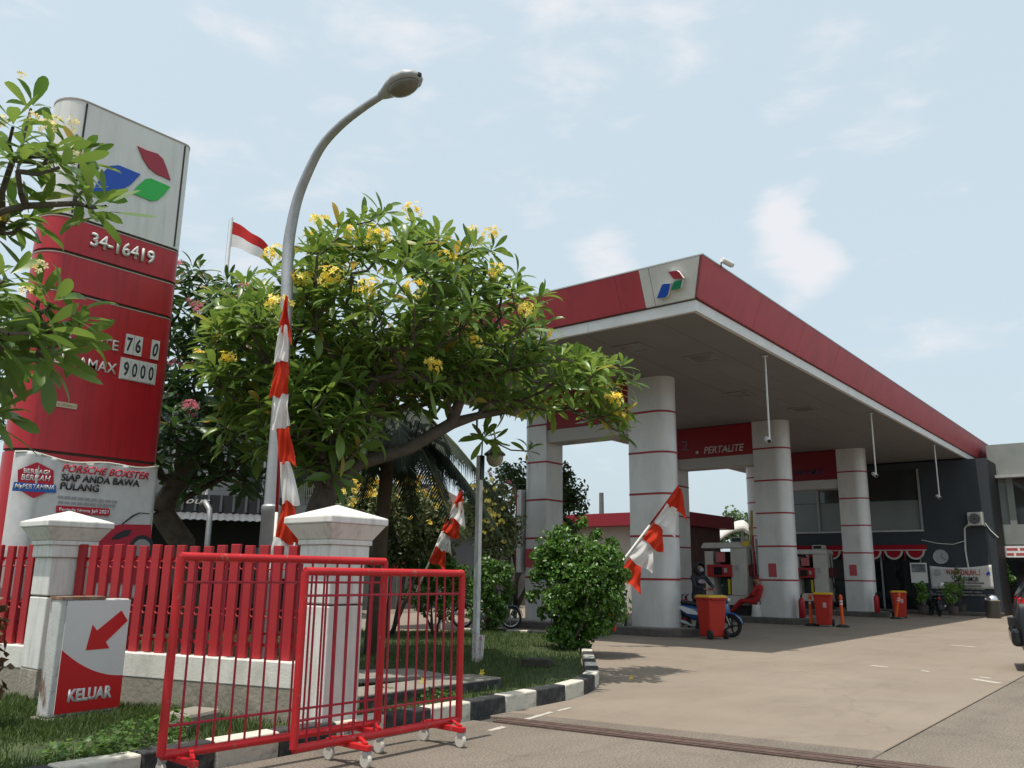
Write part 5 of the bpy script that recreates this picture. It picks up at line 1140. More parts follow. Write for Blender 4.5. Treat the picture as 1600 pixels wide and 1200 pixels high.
# local x forward = world +Y (to the left in the picture)
J, E, Rd = skeleton((0, 0, .47), (-.14, 0, .83), (-.12, 0, 1.02), (-.03, 0, 1.14), [(-.13, .18, .94), (-.13, -.18, .94)], [(.02, .27, .70), (.04, -.26, .70)], [(.24, .12, .58), (.26, -.10, .58)],
                    [(.06, .10, .46), (.06, -.10, .46)], [(.46, .14, .50), (.48, -.12, .46)], [(.78, .12, .16), (.84, -.10, .14)], [(.92, .14, .16), (.98, -.12, .15)], [(1, .1, -.3), (1, -.1, -.3)])
def am(c):
    if c.z > 1.00: return 1
    if c.x > .26 and c.z > .50 and abs(c.y) < .2 and c.x < .42 and c.z > .545: return 1
    if c.x > .80 and c.z < .24: return 2
    return 0
at_ = person('person', 'attendant in red uniform and cap sitting on a white bucket against the column', (XB - .12, ay, ISZ), R_(90), J, E, Rd, am, [AR, SKIN, RUBBER])
face(at_, (-.03, 0, 1.14), (1, 0, -.35), (.35, 0, 1))
cpo = MB().lathe([(.098, .0), (.10, .04), (.085, .09), (.03, .115)], (-.035, 0, 1.17), 16).build('cap', CAP_, at_, smooth=True); MB().prism([(.04, -.07), (.14, -.04), (.155, 0), (.14, .04), (.04, .07)], 1.165, 1.18).build('cap_peak', CAP_, cpo)
# ================================================================== VEGETATION
BARK = mat('bark_grey_brown', (.085, .07, .055), .9, .3, 7, dirt=(.16, .14, .11), dirtamt=.5, dscale=(5, 5, 5), bump=.5, bscale=30)
RIGHT = Vector((RM[0, 0], RM[1, 0], 0)).normalized(); FWD = Vector((-RM[1, 0], RM[0, 0], 0)).normalized()
if FWD.dot(Vector((1, 1, 0))) < 0: FWD = -FWD
LT = []   # leaf template (x along the leaf, y across, z normal)
for x, w in ((0, .012), (.15, .045), (.35, .105), (.58, .14), (.78, .125), (.92, .07)):
    z = .10 * x - .26 * x * x
    LT += [(x, -w, z + w * .28), (x, 0, z), (x, w, z + w * .28)]
LT.append((1.0, 0, .10 - .30)); LT = np.array(LT)
LF = []
for k in range(5):
    a = k * 3
    LF += [(a, a + 3, a + 4), (a, a + 4, a + 1), (a + 1, a + 4, a + 5), (a + 1, a + 5, a + 2)]
LF += [(15, 18, 16), (16, 18, 17)]; LF = np.array(LF)
def leaf_template_mesh(m):
    me = bpy.data.meshes.new('leaf'); me.from_pydata([tuple(p) for p in LT], [], [tuple(f) for f in LF]); me.materials.append(m)
    a = me.attributes.new('tint', 'FLOAT', 'POINT'); a.data.foreach_set('value', np.full(len(LT), .45, np.float32)); me.shade_smooth(); return me
def flower_mesh(name, n, r, fs, m, seed):
    """cluster of five-petalled flowers on a dome"""
    rg = np.random.default_rng(seed); V = []; F = []; T = []
    for k in range(n):
        d = rg.normal(0, 1, 3); d[2] = abs(d[2]) * .9 + .05; d /= np.linalg.norm(d); c = d * r * rg.uniform(.55, 1.0)
        nrm = d + rg.normal(0, .35, 3); nrm /= np.linalg.norm(nrm); a = np.cross(nrm, (0, 0, 1.01)); a /= np.linalg.norm(a) + 1e-9; b = np.cross(nrm, a); tn = rg.uniform(0, 1); o = rg.uniform(0, 6.28); s = fs * rg.uniform(.8, 1.2)
        for q in range(5):
            t = o + q * 1.2566; e = a * math.cos(t) + b * math.sin(t); g_ = -a * math.sin(t) + b * math.cos(t); i = len(V)
            V += [c, c + e * s * .6 + g_ * s * .33 + nrm * s * .25, c + e * s + nrm * s * .18, c + e * s * .6 - g_ * s * .25 + nrm * s * .2]; F.append((i, i + 1, i + 2, i + 3)); T += [tn] * 4
    me = bpy.data.meshes.new(name); me.from_pydata([tuple(v) for v in V], [], F); me.materials.append(m)
    at_ = me.attributes.new('tint', 'FLOAT', 'POINT'); at_.data.foreach_set('value', np.array(T, np.float32)); return me
FYEL = leafmat('petal_yellow', (.84, .66, .05), (.92, .80, .22), .6, .25); FCRM = leafmat('petal_cream', (.72, .58, .16), (.78, .72, .45), .6, .25); FPNK = leafmat('petal_pink', (.55, .12, .16), (.68, .32, .34), .6, .25)
def blob_point(b, rg):
    px, py, rx, ry, D, dr = b[:6]; c = Vector(atd(px, py, D)); k = (c - Vector(CO)).length / FPX
    d = rg.normal(0, 1, 3); d /= np.linalg.norm(d); r = rg.uniform(.45, 1.0) ** .5
    return c + RIGHT * float(d[0] * rx * k * r) + FWD * float(d[1] * dr * r) + Vector((0, 0, float(d[2] * ry * k * r)))
def frangipani(label, base, trunk, trad, blobs, ntips, mind, lm, leafL, flower_px, fmat, fr, fs, nobj, seed, group=None, nfl=22, extra=(), lpr=(9, 14)):
    rg = np.random.default_rng(seed)
    t = thing('frangipani_tree', label, 'tree', base, 0, group)
    base = Vector(base)
    area = np.array([b[2] * b[3] * (b[6] if len(b) > 6 else 1) for b in blobs], float); area /= area.sum()
    tips = [Vector(q) for q in extra]; tries = 0
    fl = []
    for px, py in flower_px:      # flowering tips lie on the near side of the crown
        best = None
        for b in blobs:
            q = ((px - b[0]) / b[2]) ** 2 + ((py - b[1]) / b[3]) ** 2
            dep = b[4] - b[5] * math.sqrt(max(0, 1 - q)) * .95 if q < 1 else b[4] + .6 * (q - 1)
            if best is None or dep < best: best = dep
        p = Vector(atd(px, py, best)); tips.append(p); fl.append(p)
    while len(tips) < ntips and tries < ntips * 40:
        tries += 1; p = blob_point(blobs[rg.choice(len(blobs), p=area)], rg)
        if all((p - q).length > mind for q in tips): tips.append(p)
    nodes = []; par = []; plen = []
    def addn(p, pr): nodes.append(Vector(p)); par.append(pr); plen.append(0 if pr < 0 else plen[pr] + (Vector(p) - nodes[pr]).length); return len(nodes) - 1
    fixed = {}
    for lim in trunk:                 # main limbs as polylines; first starts at the ground, others join the nearest node
        pr = -1 if not nodes else min(range(len(nodes)), key=lambda i: (nodes[i] - Vector(lim[0])).length)
        pts = lim if pr < 0 else lim[1:]
        for q in pts: pr = addn(q, pr)
    cen = sum((Vector(q) for q in tips), Vector()) / len(tips); tn = nodes[len(trunk[0]) - 1]
    order = sorted(range(len(tips)), key=lambda i: (tips[i] - tn).length)
    tipn = {}
    for i in order:
        p = tips[i]; arr = np.array([tuple(n_) for n_ in nodes]); dist = np.linalg.norm(arr - np.array(p), axis=1) + .28 * np.array(plen) + .25 * np.maximum(0, arr[:, 2] - p.z)
        if len(trunk[0]) > 2: dist[:max(1, len(trunk[0]) - 2)] += 3
        j = int(dist.argmin()); a = nodes[j]; d = p - a; k = max(2, min(5, int(d.length / .22)))
        pr = j
        for s in range(1, k + 1):
            u = s / k; q = a.lerp(p, u) + Vector((rg.normal(0, .03), rg.normal(0, .03), -.10 * d.length * math.sin(u * math.pi) + rg.normal(0, .015))) * (1 if s < k else 0)
            pr = addn(q, pr)
        tipn[i] = pr
    rad = np.full(len(nodes), 0.0); 
    ch = [[] for _ in nodes]
    for i, p in enumerate(par):
        if p >= 0: ch[p].append(i)
    for i in range(len(nodes) - 1, -1, -1):
        rad[i] = .010 if not ch[i] else min(trad, sum(rad[c] ** 2.3 for c in ch[i]) ** (1 / 2.3) + .0007)
    k0 = len(trunk[0])
    for i in range(k0): rad[i] = max(rad[i], trad * (1.25 - .3 * i / k0))
    mb = MB()
    for i in range(len(nodes)):
        for c in ch[i]:
            r0 = min(rad[i], rad[c] * 1.35) if rad[i] > rad[c] * 1.6 else rad[i]
            mb.tube([nodes[i] - base, nodes[c] - base + (nodes[c] - nodes[i]) * .04], [r0, rad[c]], 7 if rad[c] > .03 else 5, cap=False)
    mb.build('trunk', BARK, t, smooth=True)
    pos = []; rot = []; scl = []
    for i, p in enumerate(tips):
        j = tipn[i]; d0 = (nodes[j] - nodes[par[j]]).normalized(); ax = (d0 * .6 + Vector((0, 0, .75)) + Vector(rg.normal(0, .18, 3))).normalized()
        m = int(rg.integers(*lpr)); off = rg.uniform(0, 6.28); e1 = ax.orthogonal().normalized(); e2 = ax.cross(e1)
        for k in range(m):
            a = off + k * 2.39996; u = (k + .5) / m; el = R_(108 - 72 * u ** 1.1 + rg.normal(0, 9)); ou = e1 * math.cos(a) + e2 * math.sin(a)
            x = (ax * math.cos(el) + ou * math.sin(el)).normalized(); z = (ax * math.sin(el) - ou * math.cos(el)); y = z.cross(x).normalized(); z = x.cross(y)
            tw = rg.normal(0, .3); y, z = y * math.cos(tw) + z * math.sin(tw), z * math.cos(tw) - y * math.sin(tw)
            pos.append(p + ax * (.10 * u - .05) + x * .02); rot.append(np.array([x, y, z]).T); scl.append(leafL * rg.uniform(.72, 1.15) * (1.05 - .25 * u))
    pos = np.array([tuple(p) for p in pos]); rot = np.array(rot); scl = np.array(scl)
    var = np.stack([np.ones(len(pos)), rg.uniform(.72, 1.2, len(pos)), rg.uniform(-.2, 1.9, len(pos))], 1)
    key = np.linalg.norm(pos - CO, axis=1); idx = np.argsort(key); near = idx[:nobj]; rest = idx[nobj:]
    v = (np.einsum('nij,nkj->nki', rot[rest], LT[None] * var[rest][:, None, :]) * scl[rest][:, None, None] + pos[rest][:, None, :] - np.array(base)).reshape(-1, 3)
    f = (np.arange(len(rest))[:, None, None] * len(LT) + LF[None]).reshape(-1, 3)
    tint = np.repeat(np.clip(rg.normal(.45, .28, len(rest)), 0, 1), len(LT))
    cr_ = fast_mesh('crown', v, f, lm, tint, t, True); cr_['kind'] = 'stuff'
    if nobj:
        me = leaf_template_mesh(lm)
        for i in near:
            o = bpy.data.objects.new('leaf', me); COL.objects.link(o); o.parent = t
            M = Matrix.Identity(4)
            for a in range(3):
                for b in range(3): M[a][b] = rot[i][a, b] * scl[i] * var[i][b]
            M.translation = Vector(pos[i]) - base; o.matrix_local = M
    if fl:
        fm = [flower_mesh('flower_cluster', nfl, fr, fs, fmat, seed + k) for k in range(3)]
        for k, p in enumerate(fl):
            o = bpy.data.objects.new('flower_cluster', fm[k % 3]); COL.objects.link(o); o.parent = t; s = rg.uniform(.7, 1.15); o.location = p - base + Vector((0, 0, .16)) - FWD * .16; o.scale = (s, s, s); o.rotation_euler = (rg.normal(0, .3), rg.normal(0, .3), rg.uniform(0, 6.28)); o['kind'] = 'stuff'
    return t
LFRA = leafmat('frangipani_leaf', (.05, .12, .02), (.175, .27, .05), .36, .34, (.34, .27, .05)); LFRD = leafmat('frangipani_leaf_shaded', (.022, .06, .016), (.06, .125, .03), .4, .22, (.25, .18, .04))  # LFRD: darker copy of the leaf, shade painted into its colour
gb = lambda px, py, D: tuple(atd(px, py, D))
# main yellow frangipani
b0 = atd(478, 1000, 11.0); b0[2] = .1
frangipani('broad frangipani tree with yellow flower clusters beside the street lamp', tuple(b0),
           [[tuple(b0), gb(482, 900, 11.0), gb(492, 820, 11.0), gb(512, 765, 11.0)], [gb(512, 765, 11), gb(560, 725, 11), gb(640, 700, 11.1), gb(705, 662, 11.3), gb(745, 650, 11.6), gb(800, 640, 11.9)], [gb(512, 765, 11), gb(520, 690, 10.9), gb(560, 610, 10.8), gb(600, 560, 10.8)], [gb(512, 765, 11), gb(460, 690, 11), gb(430, 630, 11)], [gb(705, 662, 11.3), gb(725, 610, 11.2), gb(740, 570, 11.1)]],
           .16, [(620, 485, 165, 132, 11.0, 1.9), (745, 520, 120, 90, 11.3, 1.5), (825, 590, 130, 55, 11.8, 1.0), (930, 605, 55, 40, 12.4, .5), (470, 520, 90, 95, 10.9, 1.3), (400, 560, 62, 95, 11.2, .9), (515, 650, 75, 75, 10.4, .9), (600, 590, 110, 50, 11.0, 1.4), (955, 650, 26, 22, 12.5, .3), (395, 660, 50, 60, 11.5, .7), (380, 470, 45, 30, 11.4, .5), (500, 690, 55, 60, 11.2, .7, 1.2), (470, 640, 70, 80, 10.6, .8, 1.1), (640, 585, 115, 38, 10.8, 1.0, 1.0)],
           600, .16, LFRA, .335, [(645, 358), (552, 398), (592, 402), (738, 388), (697, 432), (575, 482), (647, 480), (778, 450), (820, 514), (740, 560), (675, 600), (502, 372), (476, 470), (522, 465), (440, 505), (966, 674), (955, 648), (430, 425), (316, 578), (362, 588), (488, 395), (768, 392)], FYEL, .165, .043, 300, 21, nfl=24,
           extra=[gb(770, 690, 11.9), gb(825, 705, 12.0), gb(755, 685, 12.0), gb(985, 600, 12.5), gb(970, 575, 12.4), gb(845, 465, 11.3), gb(590, 350, 11), gb(520, 745, 10.3), gb(480, 730, 10.4)])
# near frangipani reaching in from the left
b1 = np.array([1.1, 6.9, .1])
frangipani('near frangipani branches with cream flowers hanging across the totem', tuple(b1),
           [[tuple(b1), (1.15, 6.9, 1.2), gb(-170, 640, 6.2)], [gb(-170, 640, 6.2), gb(-120, 420, 6.0), gb(-60, 345, 5.7), gb(40, 322, 5.5), gb(120, 318, 5.4)], [gb(-170, 640, 6.2), gb(-90, 560, 5.8), gb(-10, 530, 5.6), gb(70, 520, 5.4)]],
           .10, [(70, 285, 62, 36, 5.5, .4), (22, 205, 26, 26, 5.5, .2, .6), (35, 505, 66, 58, 5.4, .5, 1.2), (2, 650, 22, 25, 5.6, .2, .8), (-90, 280, 90, 60, 5.8, .6), (-120, 520, 100, 90, 5.9, .8)],
           66, .15, LFRA, .275, [(48, 172), (105, 245), (128, 252), (70, 245), (92, 262), (128, 300), (60, 520), (78, 478), (20, 250)], FCRM, .06, .024, 300, 33, nfl=6, extra=[gb(140, 325, 5.35), gb(165, 322, 5.3), gb(95, 540, 5.3), gb(75, 560, 5.3), gb(60, 470, 5.3), gb(115, 500, 5.3), gb(20, 200, 5.5)], lpr=(8, 12))
# pink frangipani behind the totem, its shade put into the leaf colour
b2 = atd(300, 1000, 14.5); b2[2] = .1
frangipani('shade-darkened frangipani tree with pink flowers behind the totem', tuple(b2),
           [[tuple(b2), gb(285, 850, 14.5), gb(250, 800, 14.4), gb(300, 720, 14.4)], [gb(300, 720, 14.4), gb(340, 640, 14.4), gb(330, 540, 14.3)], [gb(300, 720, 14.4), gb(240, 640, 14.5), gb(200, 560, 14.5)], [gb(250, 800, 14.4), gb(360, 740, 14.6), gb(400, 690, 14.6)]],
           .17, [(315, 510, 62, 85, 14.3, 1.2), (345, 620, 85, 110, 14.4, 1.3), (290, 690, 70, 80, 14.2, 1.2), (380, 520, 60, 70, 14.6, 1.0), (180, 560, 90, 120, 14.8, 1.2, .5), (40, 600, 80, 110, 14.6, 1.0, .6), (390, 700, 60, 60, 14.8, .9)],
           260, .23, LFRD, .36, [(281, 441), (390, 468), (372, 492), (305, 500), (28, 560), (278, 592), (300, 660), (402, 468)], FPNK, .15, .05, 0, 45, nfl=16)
# generic leafy masses -----------------------------------------------------------------
def leafcloud(blobs, n, size, seed, clump=26, cr_=.34, shell=.55):
    """leaf-sized folded quads gathered in clumps over ellipsoids; blobs: (centre, (rx,ry,rz))"""
    rg = np.random.default_rng(seed); V = []; T = []
    vol = np.array([b[1][0] * b[1][1] + b[1][0] * b[1][2] for b in blobs]); vol = vol / vol.sum()
    for (c, r), w in zip(blobs, vol):
        c = np.array(c); r = np.array(r); nc = max(4, int(clump)); k = max(1, int(n * w / nc))
        dirs = rg.normal(0, 1, (nc, 3)); dirs /= np.linalg.norm(dirs, axis=1)[:, None]
        cc = c + dirs * r * rg.uniform(shell, .88, (nc, 1)); cs = cr_ * r.mean() * rg.uniform(.6, 1.35, nc)
        for q in range(nc):
            d = rg.normal(0, 1, (k, 3)); d /= np.linalg.norm(d, axis=1)[:, None]; p = cc[q] + d * cs[q] * rg.uniform(.35, 1.0, (k, 1)) ** .5
            nrm = d * .7 + rg.normal(0, .45, (k, 3)) + [0, 0, .35]; nrm /= np.linalg.norm(nrm, axis=1)[:, None]
            a = np.cross(nrm, rg.normal(0, 1, (k, 3))); a /= np.linalg.norm(a, axis=1)[:, None]; a[:, 2] -= .35; a /= np.linalg.norm(a, axis=1)[:, None]; b = np.cross(nrm, a)
            s = (size * rg.uniform(.6, 1.3, k))[:, None]
            V.append(np.stack([p - a * s * .5, p + b * s * .3 + nrm * s * .08, p + a * s * .5, p - b * s * .3 + nrm * s * .08], 1).reshape(-1, 3)); T.append(np.repeat(np.clip(rg.normal(.45, .28, k), 0, 1), 4))
    V = np.concatenate(V); T = np.concatenate(T); m = len(V) // 4; i = np.arange(m)[:, None] * 4
    return V, np.concatenate([i + [0, 1, 2], i + [0, 2, 3]]), T
def bush(name, label, cat, base, blobs, n, size, m, seed, stems=3, sr=.03, flowers=None, group=None, clump=26, cr_=.34, pname='foliage', shell=.55):
    base = np.array(base, float); t = thing(name, label, cat, tuple(base), 0, group)
    bl = [(np.array(c) - base, r) for c, r in blobs]
    V, F, T = leafcloud(bl, n, size, seed, clump, cr_, shell); o = fast_mesh(pname, V, F, m, T, t); o['kind'] = 'stuff'
    rg = np.random.default_rng(seed + 1); mb = MB()
    for k in range(stems):
        c, r = bl[k % len(bl)]; e = np.array(c) + rg.normal(0, .35, 3) * np.array(r) + [0, 0, .1 * r[2]]; s = rg.normal(0, sr * 1.5, 3); s[2] = -.05
        mid = s * .4 + e * .45 + rg.normal(0, .08, 3) * r[0]
        mb.tube([tuple(s), tuple(mid), tuple(e)], [sr, sr * .75, sr * .3], 6)
    mb.build('trunk', BARK, t, smooth=True)
    if flowers:
        fmat, px, D, fr, fs, nf = flowers; fm = flower_mesh('flower_cluster', nf, fr, fs, fmat, seed)
        for x, y in px:
            o = bpy.data.objects.new('flower_cluster', fm); COL.objects.link(o); o.parent = t; o.location = Vector(atd(x, y, D)) - Vector(base); o.rotation_euler = (.5 * rg.normal(), .5 * rg.normal(), rg.uniform(0, 6)); sc_ = rg.uniform(.6, 1.2); o.scale = (sc_,) * 3; o['kind'] = 'stuff'
    return t
LSH = leafmat('shrub_leaf', (.03, .09, .012), (.13, .26, .035), .36, .25); LSH2 = leafmat('shrub_leaf_light', (.03, .085, .012), (.10, .20, .035), .4, .28); LBG = leafmat('tree_leaf_olive', (.075, .10, .035), (.18, .215, .09), .5, .22); LBG2 = leafmat('tree_leaf_green', (.04, .08, .025), (.10, .16, .055), .5, .22); LPALM = leafmat('palm_leaf', (.006, .014, .006), (.014, .03, .010), .7, .08)  # LPALM: leaf colour lowered to near black to paint in the backlit look
sb = P(880, 1014, .12)
def ell(px, py, D, rx, ry, rd): c = atd(px, py, D); k = np.linalg.norm(c - CO) / FPX; return (tuple(c), (rx * k, rd, ry * k))
Ds = math.hypot(sb[0], sb[1])
bush('clipped_shrub', 'tall dense clipped green shrub at the kerb corner', 'shrub', (sb[0], sb[1], .1), [ell(905, 905, Ds, 62, 72, .85), ell(885, 870, Ds, 42, 42, .6), ell(925, 940, Ds, 46, 52, .6), ell(890, 975, Ds, 40, 36, .5), ell(945, 900, Ds, 32, 42, .5)] + [ell(903 + 68 * math.cos(a_) * rs_, 905 + 80 * math.sin(a_) * rs_, Ds - .3 + .6 * rs_, 9, 10, .14) for a_, rs_ in [(k_ * .39 + .1, .92 + .22 * ((k_ * 7) % 5) / 5) for k_ in range(16)]], 24000, .08, LSH, 61, 6, .03, clump=34, cr_=.34, shell=.66, group='clipped shrubs')
q = P(678, 992, .12); Dq = math.hypot(q[0], q[1]); bush('clipped_shrub', 'clipped shrub with pale fresh top under the leaning pennants', 'shrub', (q[0], q[1], .1), [ell(678, 925, Dq, 42, 50, .7), ell(672, 885, Dq, 46, 14, .7), ell(700, 915, Dq, 30, 40, .6)], 7000, .085, LSH, 63, 5, .025, clump=36, cr_=.28, shell=.72, group='clipped shrubs')
q2 = P(763, 987, .12); Dq = math.hypot(q2[0], q2[1]); bush('clipped_shrub', 'clipped shrub with fresh pale leaves beside the lantern post', 'shrub', (q2[0], q2[1], .1), [ell(768, 915, Dq, 34, 40, .6), ell(762, 955, Dq, 28, 30, .5), ell(775, 895, Dq, 26, 18, .5)], 5500, .085, LSH2, 65, 5, .025, clump=34, cr_=.28, shell=.72, group='clipped shrubs')
yb_ = atd(610, 950, 18); yb_[2] = 0
rgf = random.Random(5)
ypx = [(530 + rgf.random() * 160, 745 + abs(rgf.gauss(0, 26))) for _ in range(70)]
bush('flowering_bush', 'round olive bush dotted with yellow flowers behind the gate pillar', 'bush', tuple(yb_), [ell(610, 815, 18, 88, 70, 1.3), ell(560, 800, 18, 48, 55, .9), ell(665, 830, 18, 45, 55, .9)], 20000, .11, LBG, 71, 6, .05, flowers=(FYEL, ypx, 16.7, .07, .05, 7), clump=44, cr_=.28, shell=.7)
pk_ = atd(790, 950, 26.5); pk_[2] = 0
ppx = [(rgf.uniform(750, 905), rgf.uniform(722, 790)) for _ in range(16)]
bush('flowering_tree', 'tree with pink blossoms seen past the first grey column', 'tree', tuple(pk_), [ell(800, 800, 26.5, 62, 80, 1.4), ell(855, 765, 26.5, 55, 42, 1.2), ell(765, 810, 26.5, 40, 60, 1.2), ell(870, 800, 26.8, 40, 40, 1.1)], 9000, .16, LBG2, 73, 6, .08, flowers=(FPNK, ppx, 25.2, .10, .07, 6), clump=40, cr_=.28, shell=.65)
yfl = thing('yellow_shrub', 'x', 'x'); bpy.data.objects.remove(yfl)
y3 = atd(765, 950, 22.5); y3[2] = 0; ypx = [(rgf.uniform(738, 790), rgf.uniform(745, 850)) for _ in range(22)]
bush('flowering_bush', 'loose bush with yellow flowers behind the lantern post', 'bush', tuple(y3), [ell(762, 800, 22.5, 32, 62, .9), ell(780, 835, 22.5, 28, 45, .8)], 3600, .13, LBG, 75, 4, .05, flowers=(FYEL, ypx, 21.6, .09, .06, 7), clump=24)
LCRO = leafmat('croton_leaf', (.05, .03, .012), (.15, .09, .03), .45, .25)
cq = np.array([2.75, 7.9, .1]); cq[:2] = atd(-22, 950, 8.3)[:2]
bush('croton_plant', 'rusty red leafed plant at the foot of the left fence bay', 'plant', tuple(cq), [((cq[0], cq[1], .55), (.17, .17, .42)), ((cq[0], cq[1], .95), (.13, .13, .3))], 700, .10, LCRO, 77, 4, .012, clump=14, cr_=.5)
# palm behind the frangipani
pm0 = atd(585, 960, 14.0); pm0[2] = 0; pc = Vector(atd(612, 660, 14.0)) - Vector(pm0)
pt_ = thing('palm_tree', 'palm coloured dark as if backlit, with drooping fronds behind the frangipani', 'palm', tuple(pm0))
MB().tube([(0, 0, -.05), (.05, 0, pc.z * .5), tuple(pc)], [.16, .12, .11], 10).build('trunk', mat('palm_trunk', (.10, .075, .05), .9, .25, 8, bump=.4), pt_, smooth=True)
rg = np.random.default_rng(81)
for k in range(24):
    a = k * 2.39996 + .4; el = R_(70 - 75 * (k / 23)); L_ = rg.uniform(1.35, 1.7); h = Vector((math.cos(a), math.sin(a), 0)); pts = []
    for s in range(11):
        u = s / 10; pts.append(pc + h * (L_ * u * math.cos(el) + .25 * u * u * L_) + Vector((0, 0, L_ * (u * math.sin(el) - 1.15 * u * u))))
    fr_ = MB().tube(pts, [.028 * (1 - .8 * i / 10) + .004 for i in range(11)], 5).build('frond', mat('frond_rib', (.05, .06, .02), .7), pt_, smooth=True)
    V = []; F = []
    for s in range(60):
        u = .12 + .88 * s / 59; i = min(9, int(u * 10)); p = pts[i].lerp(pts[i + 1], u * 10 - i); tg = (pts[i + 1] - pts[i]).normalized(); sd_ = tg.cross(Vector((0, 0, 1))).normalized()
        for sg_ in (-1, 1):
            l = .62 * math.sin(math.pi * min(1, .15 + u * .8)) * rg.uniform(.8, 1.1); d = (sd_ * sg_ * .75 + tg * .55 + Vector((0, 0, -.35))).normalized(); e = p + d * l + Vector((0, 0, -.28 * l)); m_ = p + d * l * .5; w = tg * .022; j = len(V)
            V += [p - w, m_ - w, e, m_ + w, p + w]; F += [(j, j + 1, j + 3), (j, j + 3, j + 4), (j + 1, j + 2, j + 3)]
    o = fast_mesh('leaflets', np.array([tuple(v) for v in V]), np.array(F), LPALM, np.full(len(V), .4), fr_); o['kind'] = 'stuff'
# plants by the building and beyond
def potplant(px, py, z, h, r, n, size, m, seed, label, D=None):
    p = P(px, py, z); t = bush('potted_plant', label, 'plant', (p[0], p[1], z), [((p[0], p[1], z + .35 + h * .55), (r, r, h * .55))], n, size, m, seed, 2, .02, clump=16, cr_=.4, group='plants before the navy wall')
    MB().lathe([(.16, 0), (.20, .28), (.21, .30), (.18, .30), (.17, .25)], n=16).build('pot', mat('plant_pot', (.06, .05, .045), .8), t)
potplant(1490, 960, .14, 0.75, .26, 1300, .08, LSH, 91, 'dark conical potted shrub before the wall banner'); potplant(1443, 958, .14, 0.8, .2, 700, .10, LSH, 92, 'dark narrow potted shrub beside the small poster'); potplant(1575, 955, .14, 1.7, .32, 800, .14, LSH2, 93, 'loose tall potted plant at the end of the navy wall'); potplant(1503, 956, .14, 1.5, .13, 240, .12, LSH2, 94, 'thin pale green potted plant behind the wall banner plants')
tb2 = atd(1140, 900, 62); tb2[2] = 0; bush('far_tree', 'round green tree far beyond the pump masts', 'tree', tuple(tb2), [ell(1140, 828, 62, 45, 26, 2), ell(1165, 832, 62, 30, 30, 2), ell(1100, 838, 62, 40, 18, 2)], 3500, .3, LBG2, 95, 3, .15, clump=24)

# ================================================================== BACKGROUND BUILDINGS
def house(name, label, cat, px, D, w, d, h, rz=None): 
    p = atd(px, 900, D); r = ray(px, 900); a = math.atan2(r[1], r[0]) - math.pi / 2 if rz is None else rz
    return thing(name, label, cat, (p[0], p[1], 0), a)
BLK = mat('shop_black', (.018, .018, .020), .7, .2, 2); GRH = mat('house_grey', (.14, .145, .155), .8, .1, 1.5, dirt=(.08, .08, .085), dirtamt=.4, dscale=(1, 1, .4)); CORR = mat('corrugated_sheet', (.12, .125, .13), .5, .15, 3, metal=.3)
s1 = house('roadside_shop', 'black roadside shop with corrugated awning and white script sign', 'shop', 310, 20, 0, 0, 0)
MB().box((-1.9, 0, 0), (1.9, 4, 3.05)).build('wall', BLK, s1)
aw = MB(); aw.grid(lambda i, j: (-2.0 + 4.0 * i, -1.3 * (1 - j), 2.42 + .22 * j + .012 * math.sin(i * 170)), 90, 1); aw.build('awning', CORR, s1, solid=.01)
for k in range(14): MB().box((-1.85 + k * .27, -.03, 2.68), (-1.80 + k * .27, -.001, 3.05)).build('louvre', CORR, s1)
text('lettering', 'bubur', s1, (-.75, -.06, 2.84), UX, VZ, .14, LNUM, .01, shear=.3, width=.85)
MB().box((-1.75, -.06, .8), (-1.15, -.001, 2.15)).build('menu_board', mat('menu_tan', (.24, .17, .09), .7, .2), s1)
MB().box((-1.0, -.05, .3), (.6, -.001, 1.7)).build('shopfront', GLD, s1); MB().box((.75, -.05, .3), (1.7, -.001, 1.9)).build('shopfront', GLD, s1)
s2 = house('grey_house', 'plain dark grey house behind the roadside shop and trees', 'house', 390, 26, 0, 0, 0)
MB().box((-3.4, 0, 0), (2.2, 5, 6.2)).build('wall', GRH, s2); MB().box((-3.6, -.2, 6.2), (2.4, 5.2, 6.45)).build('roof', BLK, s2)
for x in (-2.4, -.6, 1.0): w = MB().box((x, -.04, 3.6), (x + .8, -.001, 4.8)).build('window', ALU, s2); MB().box((x + .06, -.05, 3.66), (x + .74, -.041, 4.74)).build('pane', GLD, w)
PANEL = mat('precast_wall', (.17, .17, .155), .9, .15, 2, dirt=(.07, .075, .06), dirtamt=.7, dscale=(1.5, 1.5, 3))
pw = thing('boundary_wall', 'grey precast boundary wall behind the lawn bushes', 'wall', (6, 25.5, 0), R_(-3))
for k in range(16):
    for j in range(5): MB().box((k * 2.2 + .06, 0, j * .48), (k * 2.2 + 2.14, .10, j * .48 + .47)).build('wall_panel', PANEL, pw)
    MB().box((k * 2.2 - .06, -.04, 0), (k * 2.2 + .06, .14, 2.5)).build('wall_post', PANEL, pw)
TILE_ = mat('roof_tile_dark', (.07, .045, .04), .8, .3, 4); 
s3 = house('tiled_house', 'house with dark hipped tile roof beyond the boundary wall', 'house', 640, 36, 0, 0, 0)
MB().box((-3.2, 0, 0), (3.6, 6, 3.4)).build('wall', GRH, s3)
MB().add([(-3.8, -.6, 3.3), (4.2, -.6, 3.3), (4.2, 6.6, 3.3), (-3.8, 6.6, 3.3), (-1.2, 3, 5.3), (1.3, 3, 5.3)], [(0, 1, 5, 4), (1, 2, 5), (2, 3, 4, 5), (3, 0, 4), (3, 2, 1, 0)]).build('roof', TILE_, s3)
MB().box((-1.3, 2.85, 5.28), (1.4, 3.15, 5.42)).build('ridge', TILE_, s3)
s4 = house('pale_house', 'low pale house with red brick band beyond the parked motorbike', 'house', 742, 40, 0, 0, 0)
